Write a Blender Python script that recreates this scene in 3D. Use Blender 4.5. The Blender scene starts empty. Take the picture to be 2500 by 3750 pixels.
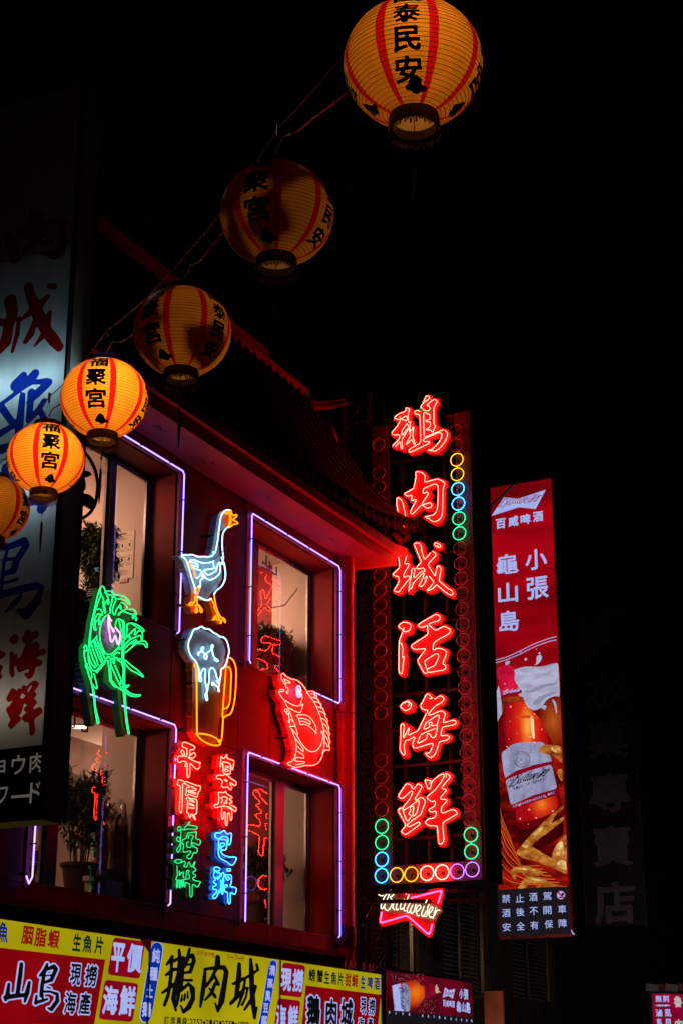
import bpy, bmesh, math, random
import numpy as np
from mathutils import Vector, Matrix
from mathutils.geometry import tessellate_polygon
random.seed(7)
SC = bpy.context.scene
COL = SC.collection
PI = math.pi

# ------------------------------------------------------------------ camera
FOC = 6169.0
YAW, PIT = 0.448345, 0.333059
CAMZ = 1.6
cy_, sy_, cp_, sp_ = math.cos(YAW), math.sin(YAW), math.cos(PIT), math.sin(PIT)
VF = Vector((cy_*cp_, sy_*cp_, sp_)); VR = Vector((sy_, -cy_, 0)); VU = VR.cross(VF)
cam = bpy.data.cameras.new('camera'); camo = bpy.data.objects.new('camera', cam); COL.objects.link(camo)
cam.sensor_fit = 'HORIZONTAL'; cam.sensor_width = 36; cam.lens = 36*FOC/2500
cam.clip_start = 0.1; cam.clip_end = 500
m = Matrix((VR, VU, -VF)).transposed().to_4x4(); m.translation = (0, 0, CAMZ)
camo.matrix_world = m
SC.camera = camo

# ------------------------------------------------------------------ world: black night sky
W = bpy.data.worlds.new('World'); SC.world = W; W.use_nodes = True
wn = W.node_tree; wbg = wn.nodes['Background']
sky = wn.nodes.new('ShaderNodeTexSky'); sky.sky_type = 'NISHITA'; sky.sun_disc = False
sky.sun_elevation = math.radians(-4); sky.sun_rotation = math.radians(250)
wn.links.new(sky.outputs[0], wbg.inputs[0]); wbg.inputs[1].default_value = 0.010
SC.view_settings.view_transform = 'Standard'; SC.view_settings.look = 'None'
SC.view_settings.exposure = 0; SC.view_settings.gamma = 1
try: SC.view_settings.use_curve_mapping = False
except Exception: pass
SC.render.engine = 'CYCLES'
SC.cycles.use_denoising = True
SC.cycles.max_bounces = 6; SC.cycles.diffuse_bounces = 3; SC.cycles.glossy_bounces = 3
SC.cycles.transmission_bounces = 4; SC.cycles.transparent_max_bounces = 16
SC.cycles.sample_clamp_indirect = 3.0
SC.cycles.use_light_tree = True
SC.cycles.caustics_reflective = False; SC.cycles.caustics_refractive = False

# ------------------------------------------------------------------ helpers
def ray(x, y):
    return VF + VR*((x-1250)/FOC) - VU*((y-1875)/FOC)
def onY(x, y, Y):
    d = ray(x, y); return d*(Y/d.y) + Vector((0, 0, CAMZ))
def onX(x, y, X):
    d = ray(x, y); return d*(X/d.x) + Vector((0, 0, CAMZ))

MATS = {}
def nodes(name):
    m = bpy.data.materials.new(name); m.use_nodes = True
    nt = m.node_tree; nt.nodes.clear()
    out = nt.nodes.new('ShaderNodeOutputMaterial')
    return m, nt, out
def ncol(nt, c1, c2, scale, detail=6, rough=.6, lo=.35, hi=.65, stretch=None, space='Object'):
    tc = nt.nodes.new('ShaderNodeTexCoord'); mp = nt.nodes.new('ShaderNodeMapping')
    nt.links.new(tc.outputs[space], mp.inputs[0])
    if stretch: mp.inputs['Scale'].default_value = stretch
    n = nt.nodes.new('ShaderNodeTexNoise'); n.inputs['Scale'].default_value = scale
    n.inputs['Detail'].default_value = detail; n.inputs['Roughness'].default_value = rough
    nt.links.new(mp.outputs[0], n.inputs['Vector'])
    r = nt.nodes.new('ShaderNodeValToRGB'); r.color_ramp.elements[0].position = lo; r.color_ramp.elements[1].position = hi
    r.color_ramp.elements[0].color = (*c1, 1); r.color_ramp.elements[1].color = (*c2, 1)
    nt.links.new(n.outputs['Fac'], r.inputs['Fac'])
    return r, n
def mat(name, c, c2=None, rough=.5, metal=0, scale=6, bump=.15, stretch=None, spec=.5, lo=.35, hi=.65):
    if name in MATS: return MATS[name]
    m, nt, out = nodes(name)
    b = nt.nodes.new('ShaderNodeBsdfPrincipled'); b.inputs['Metallic'].default_value = metal
    b.inputs['Specular IOR Level'].default_value = spec
    if c2 is None: c2 = tuple(v*.6 for v in c)
    r, n = ncol(nt, c2, c, scale, stretch=stretch, lo=lo, hi=hi)
    nt.links.new(r.outputs[0], b.inputs['Base Color'])
    mr = nt.nodes.new('ShaderNodeMapRange'); mr.inputs['To Min'].default_value = max(0, rough-.12); mr.inputs['To Max'].default_value = min(1, rough+.15)
    nt.links.new(n.outputs['Fac'], mr.inputs['Value']); nt.links.new(mr.outputs[0], b.inputs['Roughness'])
    if bump:
        bp = nt.nodes.new('ShaderNodeBump'); bp.inputs['Strength'].default_value = bump; bp.inputs['Distance'].default_value = .01
        nt.links.new(n.outputs['Fac'], bp.inputs['Height']); nt.links.new(bp.outputs[0], b.inputs['Normal'])
    nt.links.new(b.outputs[0], out.inputs[0]); MATS[name] = m
    return m
def emit(name, c, s=1.0, c2=None, scale=3, stretch=None, gloss=False, lo=.35, hi=.65, detail=6):
    if name in MATS: return MATS[name]
    m, nt, out = nodes(name)
    e = nt.nodes.new('ShaderNodeEmission'); e.inputs[0].default_value = (*c, 1); e.inputs[1].default_value = s
    if c2 is not None:
        r, n = ncol(nt, c2, c, scale, stretch=stretch, lo=lo, hi=hi, detail=detail)
        nt.links.new(r.outputs[0], e.inputs[0])
    if gloss:
        g = nt.nodes.new('ShaderNodeBsdfPrincipled'); g.inputs['Base Color'].default_value = (.01, .01, .01, 1); g.inputs['Roughness'].default_value = .25
        a = nt.nodes.new('ShaderNodeAddShader'); nt.links.new(e.outputs[0], a.inputs[0]); nt.links.new(g.outputs[0], a.inputs[1])
        nt.links.new(a.outputs[0], out.inputs[0])
    else: nt.links.new(e.outputs[0], out.inputs[0])
    MATS[name] = m
    return m
def glassmat(name='window glass', tint=(1, 1, 1), base=.015, film=.03):
    if name in MATS: return MATS[name]
    m, nt, out = nodes(name)
    t = nt.nodes.new('ShaderNodeBsdfTransparent'); t.inputs[0].default_value = (*tint, 1)
    g = nt.nodes.new('ShaderNodeBsdfGlossy'); g.inputs['Roughness'].default_value = .015
    lw = nt.nodes.new('ShaderNodeFresnel'); lw.inputs['IOR'].default_value = 1.42
    mx = nt.nodes.new('ShaderNodeMixShader')
    ad = nt.nodes.new('ShaderNodeMath'); ad.operation = 'ADD'; ad.inputs[1].default_value = base
    nt.links.new(lw.outputs[0], ad.inputs[0]); nt.links.new(ad.outputs[0], mx.inputs[0])
    nt.links.new(t.outputs[0], mx.inputs[1]); nt.links.new(g.outputs[0], mx.inputs[2])
    # a thin uneven film of dust
    d = nt.nodes.new('ShaderNodeBsdfDiffuse'); d.inputs[0].default_value = (.6, .58, .55, 1)
    r, n = ncol(nt, (film*.3,)*3, (film*1.6,)*3, 3, lo=.4, hi=.7)
    m2 = nt.nodes.new('ShaderNodeMixShader'); nt.links.new(r.outputs[0], m2.inputs[0])
    nt.links.new(mx.outputs[0], m2.inputs[1]); nt.links.new(d.outputs[0], m2.inputs[2])
    nt.links.new(m2.outputs[0], out.inputs[0]); MATS[name] = m
    return m
def filmmat(name, c, dm=.2, dc=None):
    if name in MATS: return MATS[name]
    m, nt, out = nodes(name)
    t = nt.nodes.new('ShaderNodeBsdfTransparent'); t.inputs[0].default_value = (*c, 1)
    d = nt.nodes.new('ShaderNodeBsdfDiffuse'); d.inputs[0].default_value = (*(dc or [v*.6 for v in c]), 1)
    mx = nt.nodes.new('ShaderNodeMixShader'); mx.inputs[0].default_value = dm
    nt.links.new(t.outputs[0], mx.inputs[1]); nt.links.new(d.outputs[0], mx.inputs[2]); nt.links.new(mx.outputs[0], out.inputs[0])
    MATS[name] = m
    return m

def empty(name, label=None, cat=None, group=None, loc=(0, 0, 0), kind=None, rot=0):
    o = bpy.data.objects.new(name, None); COL.objects.link(o); o.location = loc; o.rotation_euler = (0, 0, rot)
    o.empty_display_size = .1
    tag(o, label, cat, group, kind); return o
def tag(o, label=None, cat=None, group=None, kind=None):
    if label: o['label'] = label
    if cat: o['category'] = cat
    if group: o['group'] = group
    if kind: o['kind'] = kind
    return o
def link(name, me, material=None, parent=None, smooth=False):
    o = bpy.data.objects.new(name, me); COL.objects.link(o)
    if material is not None:
        if not me.materials: me.materials.append(material)
    if smooth:
        for p in me.polygons: p.use_smooth = True
    if parent is not None:
        o.parent = parent
        o.matrix_parent_inverse = Matrix.Translation(-parent.location) if parent.rotation_euler.z == 0 else parent_inv(parent)
    return o
def parent_inv(p):
    return (Matrix.Translation(p.location) @ p.rotation_euler.to_matrix().to_4x4()).inverted()
class MB:
    def __init__(s): s.v = []; s.f = []
    def add(s, vs, fs):
        k = len(s.v); s.v += [tuple(v) for v in vs]; s.f += [tuple(k+i for i in f) for f in fs]; return s
    def box(s, a, b):
        x0, x1 = sorted((a[0], b[0])); y0, y1 = sorted((a[1], b[1])); z0, z1 = sorted((a[2], b[2]))
        return s.add([(x0,y0,z0),(x1,y0,z0),(x1,y1,z0),(x0,y1,z0),(x0,y0,z1),(x1,y0,z1),(x1,y1,z1),(x0,y1,z1)],
              [(0,3,2,1),(4,5,6,7),(0,1,5,4),(1,2,6,5),(2,3,7,6),(3,0,4,7)])
    def bar(s, a, b, w, h=None, up=(0, 0, 1)):
        h = h or w; a = Vector(a); b = Vector(b); d = (b-a).normalized(); u = Vector(up)
        if abs(d.dot(u)) > .95: u = Vector((0, 1, 0))
        r = d.cross(u).normalized(); u = r.cross(d).normalized()
        q = [r*(sx*w/2)+u*(sz*h/2) for sx, sz in ((-1,-1),(1,-1),(1,1),(-1,1))]
        return s.add([a+v for v in q]+[b+v for v in q], [(0,3,2,1),(4,5,6,7),(0,1,5,4),(1,2,6,5),(2,3,7,6),(3,0,4,7)])
    def tube(s, pts, r, n=6, closed=False, cap=True):
        pts = [Vector(p) for p in pts]; N = len(pts)
        if N < 2: return s
        rs = r if hasattr(r, '__len__') else [r]*N
        vs = []; prev = None
        for i, p in enumerate(pts):
            if closed: d = (pts[(i+1) % N]-pts[i-1])
            else: d = pts[min(i+1, N-1)]-pts[max(i-1, 0)]
            if d.length < 1e-9: d = Vector((0, 0, 1))
            d.normalize()
            if prev is None:
                u = Vector((0, 0, 1)) if abs(d.z) < .9 else Vector((0, 1, 0))
                prev = d.cross(u).normalized()
            a = (prev - d*prev.dot(d))
            if a.length < 1e-6: a = d.orthogonal()
            a.normalize(); prev = a; b = d.cross(a)
            vs += [p+(a*math.cos(2*PI*k/n)+b*math.sin(2*PI*k/n))*rs[i] for k in range(n)]
        fs = []
        for i in range(N if closed else N-1):
            j = (i+1) % N
            for k in range(n): fs.append((i*n+k, i*n+(k+1) % n, j*n+(k+1) % n, j*n+k))
        if cap and not closed: fs += [tuple(range(n-1, -1, -1)), tuple((N-1)*n+k for k in range(n))]
        return s.add(vs, fs)
    def lathe(s, prof, c=(0, 0, 0), n=32, cap=False):
        vs = [(c[0]+r*math.cos(2*PI*k/n), c[1]+r*math.sin(2*PI*k/n), c[2]+z) for r, z in prof for k in range(n)]
        fs = [(i*n+k, i*n+(k+1) % n, (i+1)*n+(k+1) % n, (i+1)*n+k) for i in range(len(prof)-1) for k in range(n)]
        if cap: fs += [tuple(range(n-1, -1, -1)), tuple((len(prof)-1)*n+k for k in range(n))]
        return s.add(vs, fs)
    def mesh(s, name):
        me = bpy.data.meshes.new(name); me.from_pydata(s.v, [], s.f); me.update(); return me
    def build(s, name, material, parent=None, smooth=False, kind=None):
        o = link(name, s.mesh(name), material, parent, smooth)
        if kind: o['kind'] = kind
        return o
def split_build(mb, name, material, parent=None, smooth=False):
    """one object per connected piece of the builder"""
    par = list(range(len(mb.v)))
    def find(i):
        while par[i] != i: par[i] = par[par[i]]; i = par[i]
        return i
    for f in mb.f:
        r = find(f[0])
        for i in f[1:]: par[find(i)] = r
    grp = {}
    for f in mb.f: grp.setdefault(find(f[0]), []).append(f)
    out = []
    for fs in grp.values():
        ids = sorted({i for f in fs for i in f}); mp = {v: k for k, v in enumerate(ids)}
        q = MB(); q.v = [mb.v[i] for i in ids]; q.f = [tuple(mp[i] for i in f) for f in fs]
        out.append(q.build(name, material, parent, smooth))
    return out
def T(ox, oy, sc, txt):
    out = []
    for seg in txt.split(';'):
        v = [tuple(float(q) for q in p.split(',')) for p in seg.split()]
        if len(v) > 1: out.append([(ox+x*sc, oy+y*sc) for x, y in v])
    return out
def smooth2(p, step, closed=False):
    # Chaikin-smoothed polyline, then resampled by thinning
    for _ in range(2):
        n = len(p); q = []
        rng = range(n) if closed else range(n-1)
        if not closed: q.append(p[0])
        for i in rng:
            a, b = p[i], p[(i+1) % n]
            L = math.hypot(b[0]-a[0], b[1]-a[1]); t = .25 if L < step*8 else max(.06, step*2/L)
            q.append((a[0]+(b[0]-a[0])*t, a[1]+(b[1]-a[1])*t)); q.append((a[0]+(b[0]-a[0])*(1-t), a[1]+(b[1]-a[1])*(1-t)))
        if not closed: q.append(p[-1])
        p = q
    out = [p[0]]
    for v in p[1:]:
        if math.hypot(v[0]-out[-1][0], v[1]-out[-1][1]) > step*.6: out.append(v)
    return out
def sdf(px, py, polys, strokes, d):
    f = np.full(px.shape, 1e9)
    for s in strokes:
        a = np.array(s, float)
        for i in range(len(a)-1):
            x0, y0 = a[i, :2]; x1, y1 = a[i+1, :2]
            w0, w1 = (a[i, 2], a[i+1, 2]) if a.shape[1] > 2 else (d, d)
            dx, dy = x1-x0, y1-y0; L = dx*dx+dy*dy
            if L < 1e-14: continue
            t = np.clip(((px-x0)*dx+(py-y0)*dy)/L, 0, 1)
            f = np.minimum(f, np.hypot(px-x0-t*dx, py-y0-t*dy)-(w0+(w1-w0)*t))
    for p in polys:
        a = np.array(p, float)[:, :2]; ins = np.zeros(px.shape, bool); n = len(a)
        for i in range(n):
            x0, y0 = a[i]; x1, y1 = a[(i+1) % n]
            if y0 == y1: continue
            c = ((y0 > py) != (y1 > py)) & (px < (x1-x0)*(py-y0)/(y1-y0)+x0)
            ins ^= c
        dd = np.full(px.shape, 1e9)
        for i in range(n):
            x0, y0 = a[i]; x1, y1 = a[(i+1) % n]; dx, dy = x1-x0, y1-y0; L = dx*dx+dy*dy
            if L < 1e-14: continue
            t = np.clip(((px-x0)*dx+(py-y0)*dy)/L, 0, 1)
            dd = np.minimum(dd, np.hypot(px-x0-t*dx, py-y0-t*dy))
        f = np.minimum(f, np.where(ins, -dd, 1e9))
    return f
def blob(polys, strokes, d, h, frame, depth=0):
    """solid plate: union of filled outlines and round strokes, in (u,v); frame(u,v,w)->xyz; depth = thickness behind"""
    al = [np.array(s, float)[:, :2] for s in list(polys)+list(strokes)]
    A = np.vstack(al); dm = max([d]+[max(q[2] for q in s) for s in strokes if len(s[0]) > 2]); mx = dm+2*h
    x0, y0 = A.min(0)-mx; x1, y1 = A.max(0)+mx
    nx = int((x1-x0)/h)+2; ny = int((y1-y0)/h)+2
    gx, gy = np.meshgrid(x0+np.arange(nx)*h, y0+np.arange(ny)*h)
    f = sdf(gx, gy, polys, strokes, d); f[np.abs(f) < 1e-9] = 1e-9
    vs = []; key = {}; fs = []
    def vert(k, u, v):
        if k not in key: key[k] = len(vs); vs.append((u, v))
        return key[k]
    I = f < 0
    anyc = I[:-1, :-1] | I[1:, :-1] | I[:-1, 1:] | I[1:, 1:]
    for j, i in zip(*np.nonzero(anyc)):
        cs = [(i, j), (i+1, j), (i+1, j+1), (i, j+1)]; poly = []
        for k in range(4):
            a, b = cs[k], cs[(k+1) % 4]; fa = f[a[1], a[0]]; fb = f[b[1], b[0]]
            if fa < 0: poly.append(vert(a, x0+a[0]*h, y0+a[1]*h))
            if (fa < 0) != (fb < 0):
                t = fa/(fa-fb); kk = (min(a, b), max(a, b))
                poly.append(vert(kk, x0+(a[0]+(b[0]-a[0])*t)*h, y0+(a[1]+(b[1]-a[1])*t)*h))
        if len(poly) > 2: fs.append(poly)
    me = bpy.data.meshes.new('plate')
    me.from_pydata([tuple(frame(u, v, 0)) for u, v in vs], [], fs)
    if depth:
        bm = bmesh.new(); bm.from_mesh(me)
        n0 = Vector(frame(0, 0, -depth))-Vector(frame(0, 0, 0))
        be = [e for e in bm.edges if e.is_boundary]
        r = bmesh.ops.extrude_edge_only(bm, edges=be)
        for v in [g for g in r['geom'] if isinstance(g, bmesh.types.BMVert)]: v.co += n0
        bm.to_mesh(me); bm.free()
    me.update(); return me
GL = {}
def glyph(ch, off=0.0):
    """outline of one character, filled and thickened by `off` on a fine grid"""
    k = (ch, off)
    if k in GL: return GL[k]
    c = bpy.data.curves.new('g', 'FONT'); c.body = ch; c.resolution_u = 3; c.fill_mode = 'NONE'
    o = bpy.data.objects.new('g', c); COL.objects.link(o)
    dg = bpy.context.evaluated_depsgraph_get(); me = bpy.data.meshes.new_from_object(o.evaluated_get(dg))
    co = [(p.co.x, p.co.y) for p in me.vertices]; ed = [tuple(e.vertices) for e in me.edges]
    bpy.data.objects.remove(o); bpy.data.curves.remove(c); bpy.data.meshes.remove(me)
    if not ed: GL[k] = ([], []); return GL[k]
    A = np.array([co[i] for i, j in ed]); B = np.array([co[j] for i, j in ed])
    h = .021; x0, y0 = np.minimum(A.min(0), B.min(0))-off-.03; x1, y1 = np.maximum(A.max(0), B.max(0))+off+.03
    nx = int((x1-x0)/h)+2; ny = int((y1-y0)/h)+2
    gx, gy = np.meshgrid(x0+np.arange(nx)*h+1e-5, y0+np.arange(ny)*h+1e-5)
    ins = np.zeros(gx.shape, bool); dd = np.full(gx.shape, 1e9)
    for (ax, ay), (bx, by) in zip(A, B):
        dx, dy = bx-ax, by-ay; L = dx*dx+dy*dy
        if L < 1e-14: continue
        if ay != by: ins ^= ((ay > gy) != (by > gy)) & (gx < dx*(gy-ay)/dy+ax)
        t = np.clip(((gx-ax)*dx+(gy-ay)*dy)/L, 0, 1); dd = np.minimum(dd, np.hypot(gx-ax-t*dx, gy-ay-t*dy))
    f = np.where(ins, -dd, dd)-off; f[np.abs(f) < 1e-9] = 1e-9
    vs = []; key = {}; fs = []
    def vert(q, u, v):
        if q not in key: key[q] = len(vs); vs.append((u, v))
        return key[q]
    I = f < 0; anyc = I[:-1, :-1] | I[1:, :-1] | I[:-1, 1:] | I[1:, 1:]
    for jj, ii in zip(*np.nonzero(anyc)):
        cs = [(ii, jj), (ii+1, jj), (ii+1, jj+1), (ii, jj+1)]; pl = []
        for q in range(4):
            p0, p1 = cs[q], cs[(q+1) % 4]; fa = f[p0[1], p0[0]]; fb = f[p1[1], p1[0]]
            if fa < 0: pl.append(vert(p0, x0+p0[0]*h, y0+p0[1]*h))
            if (fa < 0) != (fb < 0):
                t = fa/(fa-fb); pl.append(vert((min(p0, p1), max(p0, p1)), x0+(p0[0]+(p1[0]-p0[0])*t)*h, y0+(p0[1]+(p1[1]-p0[1])*t)*h))
        if len(pl) > 2: fs.append(tuple(pl))
    GL[k] = (vs, fs); return GL[k]
def glyph_box(ch, off, u0, v0, w, h, shear=0, flip=1):
    """glyph fitted into a box centred on (u0,v0)"""
    v, f = glyph(ch, off)
    xs = [p[0] for p in v]; ys = [p[1] for p in v]
    if not xs: return [], []
    cx, cyy = (min(xs)+max(xs))/2, (min(ys)+max(ys))/2; sx = w/max(max(xs)-min(xs), .05); syy = h/max(max(ys)-min(ys), .05)
    if ch in '一ー・-:：': syy = min(sx, syy); sx = min(sx, syy) if ch in '・:' else sx
    return [(u0+((p[0]-cx)*sx+shear*(p[1]-cyy)*syy)*flip, v0+(p[1]-cyy)*syy) for p in v], f
# frames: a sign's own plane
def FX(X):          # plane facing the camera side (-X); u = -Y to the right, v = Z up, w towards the viewer
    return lambda u, v, w: (X-w, -u, v)
def FY(Y):          # facade plane; u = X, v = Z, w towards the street
    return lambda u, v, w: (u, Y-w, v)
def pxX(X): return lambda x, y: (lambda p: (-p.y, p.z))(onX(x, y, X))
def pxY(Y): return lambda x, y: (lambda p: (p.x, p.z))(onY(x, y, Y))
def chars(name, txt, spec, frame, pm, w, material, parent, off=.015, shear=0):
    """txt characters; spec = list of (cx,cy,wpx,hpx) in source pixels; one print mesh per phrase"""
    mb = MB()
    for ch, (cx, cy, wp, hp) in zip(txt, spec):
        u0 = pm(cx-wp/2, cy)[0]; u1 = pm(cx+wp/2, cy)[0]; v1 = pm(cx, cy-hp/2)[1]; v0 = pm(cx, cy+hp/2)[1]
        v, f = glyph_box(ch, off, (u0+u1)/2, (v0+v1)/2, u1-u0, v1-v0, shear)
        mb.add([frame(a, b, w) for a, b in v], f)
    return mb.build(name, material, parent)
def poly(name, pts, frame, pm, w, material, parent, sm=True, depth=0):
    p = smooth2(pts, 3, True) if sm else pts
    q = [pm(x, y) for x, y in p]
    tri = tessellate_polygon([[Vector((a, b, 0)) for a, b in q]])
    mb = MB(); mb.add([frame(a, b, w) for a, b in q], tri)
    n = len(q)
    if depth: mb.add([frame(a, b, w) for a, b in q]+[frame(a, b, w-depth) for a, b in q], [(i, (i+1) % n, n+(i+1) % n, n+i) for i in range(n)])
    return mb.build(name, material, parent)
def neon(name, polys, frame, pm, w, r, material, parent, step=3, n=6):
    mb = MB()
    for p in polys:
        q = smooth2(p, step)
        pts = [Vector(frame(*pm(x, y), w)) for x, y in q]
        pts = [pts[0]]+[b for a, b in zip(pts, pts[1:]) if (b-a).length > 1e-4]
        mb.tube(pts, r, n)
    return split_build(mb, name, material, parent, smooth=True)
def plate(name, polys, strokes, d, frame, pm, w, depth, material, parent, h=.014, apart=False):
    if apart: return [plate(name, [p], [], d, frame, pm, w, depth, material, parent, h) for p in polys]+[plate(name, [], [s], d, frame, pm, w, depth, material, parent, h) for s in strokes]
    P = [[pm(x, y) for x, y in p] for p in polys]
    S = [[pm(x, y) for x, y in s] for s in strokes]
    me = blob(P, S, d, h, lambda u, v, ww: frame(u, v, w+ww), depth)
    me.name = name
    return link(name, me, material, parent)
def gradprint(name, ctr, rad, stops, yz=True, nscale=4, namt=.25):
    """a printed colour gradient round one spot of a picture (part of the artwork), with slight grain"""
    m, nt, out = nodes(name); e = nt.nodes.new('ShaderNodeEmission'); tc = nt.nodes.new('ShaderNodeNewGeometry')
    s = nt.nodes.new('ShaderNodeVectorMath'); s.operation = 'SUBTRACT'; nt.links.new(tc.outputs['Position'], s.inputs[0]); s.inputs[1].default_value = ctr
    dv = nt.nodes.new('ShaderNodeVectorMath'); dv.operation = 'DIVIDE'; nt.links.new(s.outputs[0], dv.inputs[0]); dv.inputs[1].default_value = rad
    ln = nt.nodes.new('ShaderNodeVectorMath'); ln.operation = 'LENGTH'; nt.links.new(dv.outputs[0], ln.inputs[0])
    n = nt.nodes.new('ShaderNodeTexNoise'); n.inputs['Scale'].default_value = nscale; n.inputs['Detail'].default_value = 5; nt.links.new(tc.outputs['Position'], n.inputs['Vector'])
    ma = nt.nodes.new('ShaderNodeMath'); ma.operation = 'MULTIPLY_ADD'; ma.inputs[1].default_value = namt*2; nt.links.new(n.outputs['Fac'], ma.inputs[0])
    sb = nt.nodes.new('ShaderNodeMath'); sb.operation = 'SUBTRACT'; sb.inputs[1].default_value = namt; nt.links.new(ln.outputs['Value'], sb.inputs[0]); nt.links.new(sb.outputs[0], ma.inputs[2])
    r = nt.nodes.new('ShaderNodeValToRGB'); el = r.color_ramp.elements
    while len(el) < len(stops): el.new(.5)
    for q, (p, col) in zip(el, stops): q.position = p; q.color = (*col, 1)
    nt.links.new(ma.outputs[0], r.inputs[0]); nt.links.new(r.outputs[0], e.inputs[0]); nt.links.new(e.outputs[0], out.inputs[0]); return m
# ------------------------------------------------------------------ materials
M = {}
M['red_tube'] = emit('red neon gas', (1, .017, .011), 105)
M['red_small'] = emit('red neon gas in small letters', (1, .011, .007), 95)
M['green_tube'] = emit('green neon gas', (.012, 1, .20), 1.9)
M['green_dim'] = emit('green neon gas dim', (.02, 1, .30), 1.1)
M['purple_tube'] = emit('violet neon gas', (.32, .22, 1), 3.5)
M['yellow_tube'] = emit('yellow neon gas', (1, .17, .003), 3.6)
M['orange_tube'] = emit('orange neon gas', (1, .12, .002), 2.8)
M['white_tube'] = emit('white neon gas', (.36, .76, 1), 2.8)
M['cyan_tube'] = emit('blue neon gas', (.03, .44, 1), 5)
M['pink_tube'] = emit('pink neon gas', (1, .35, .85), 2.4)
M['dead_tube'] = mat('unlit neon glass', (.55, .5, .5), (.4, .35, .35), .25, scale=20, bump=0)
M['metal'] = mat('brushed aluminium', (.55, .5, .45), (.4, .36, .33), .3, .9, scale=4, stretch=(1, 1, .1))
M['dark_metal'] = mat('dark painted steel', (.03, .028, .03), (.012, .012, .012), .5, .4)
M['rust_steel'] = mat('rusty steel angle', (.09, .05, .045), (.03, .02, .02), .7, .3, scale=9)
M['black'] = mat('black print', (.004, .004, .005), (.003, .003, .003), .6, bump=0)
M['cable'] = mat('black cable', (.03, .028, .026), (.015, .015, .015), .38, bump=0)
M['wall'] = mat('maroon enamel panel', (.27, .014, .018), (.17, .009, .012), .6, scale=2.2, bump=.1, spec=.22)
M['wall2'] = mat('dark concrete', (.10, .075, .07), (.05, .04, .04), .8, scale=3)
M['soffit'] = mat('stained red soffit paint', (.38, .055, .06), (.22, .035, .04), .6, scale=1.6, bump=.4)
M['tile'] = mat('dark roof tile', (.012, .010, .010), (.006, .005, .005), .85, spec=.12, scale=8)
M['column'] = mat('red enamel column', (.55, .022, .03), (.38, .016, .022), .42, scale=2.5, bump=.05)
M['redplate'] = mat('red painted letter face', (.80, .010, .05), (.60, .008, .035), .4, scale=5, bump=.05)
M['whiteplate'] = mat('scuffed white sheet metal', (.50, .60, .68), (.28, .33, .38), .5, scale=7, bump=.1)
M['greyside'] = mat('grey sheet metal side', (.30, .28, .32), (.18, .17, .2), .5, scale=6)
M['greenplate'] = mat('green painted sheet metal', (.015, .16, .05), (.008, .06, .02), .5, scale=6)
M['orangeplate'] = mat('orange painted sheet metal', (.75, .22, .02), (.42, .10, .015), .5, scale=7)
M['beerplate'] = mat('brown beer painted metal', (.45, .18, .03), (.22, .07, .02), .5, scale=3)
M['blueplate'] = mat('blue painted sheet metal', (.02, .22, .75), (.015, .12, .5), .45, scale=6)
M['purpleplate'] = mat('mauve painted metal', (.40, .32, .6), (.16, .12, .28), .5, scale=14, lo=.45, hi=.55)
M['fixture'] = mat('grimy dark lamp channel', (.11, .085, .095), (.05, .035, .04), .5, scale=5, stretch=(1, 1, .3))
M['cream'] = mat('cream wall paper', (.62, .50, .42), (.55, .44, .36), .8, scale=30, bump=.2, stretch=(1, 1, 3))
M['ceil'] = mat('white ceiling paint', (.70, .62, .54), (.62, .54, .47), .8, scale=3, bump=0)
M['room_floor'] = mat('dark wooden floor', (.12, .07, .05), (.07, .04, .03), .5)
M['leaf'] = mat('bamboo palm leaf', (.07, .11, .03), (.025, .045, .012), .5, scale=30, bump=0)
M['pot'] = mat('brown plastic pot', (.06, .025, .022), (.04, .018, .016), .5)
M['ground'] = mat('asphalt', (.055, .052, .05), (.035, .033, .032), .8, scale=40)
M['gl'] = glassmat()
M['em_white'] = emit('backlit white print', (.40, .46, .86), 1, c2=(.34, .40, .78), scale=4)
M['em_yellow'] = emit('backlit yellow acrylic', (.47, .39, .003), 1, c2=(.27, .235, .002), scale=.9, detail=2, lo=.25, hi=.75)
M['em_red'] = emit('backlit red acrylic', (.25, .001, .004), 1, c2=(.15, .001, .003), scale=1.0, detail=2, lo=.3, hi=.7)
M['em_crimson'] = emit('backlit crimson acrylic', (.29, .001, .012), 1, c2=(.20, .001, .009), scale=1.2, detail=2)
M['em_blue'] = emit('backlit blue acrylic', (.002, .035, .36), 1, c2=(.001, .02, .25), scale=1.4, detail=2)
M['em_dkblue'] = emit('backlit navy lettering', (.004, .02, .16), 1)
M['em_dkgreen'] = emit('backlit bottle green lettering', (.001, .022, .018), 1)
M['em_dkred'] = emit('backlit dark red lettering', (.24, .004, .001), 1)
M['em_black'] = emit('backlit near black print', (.0035, .003, .004), 1)
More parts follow.
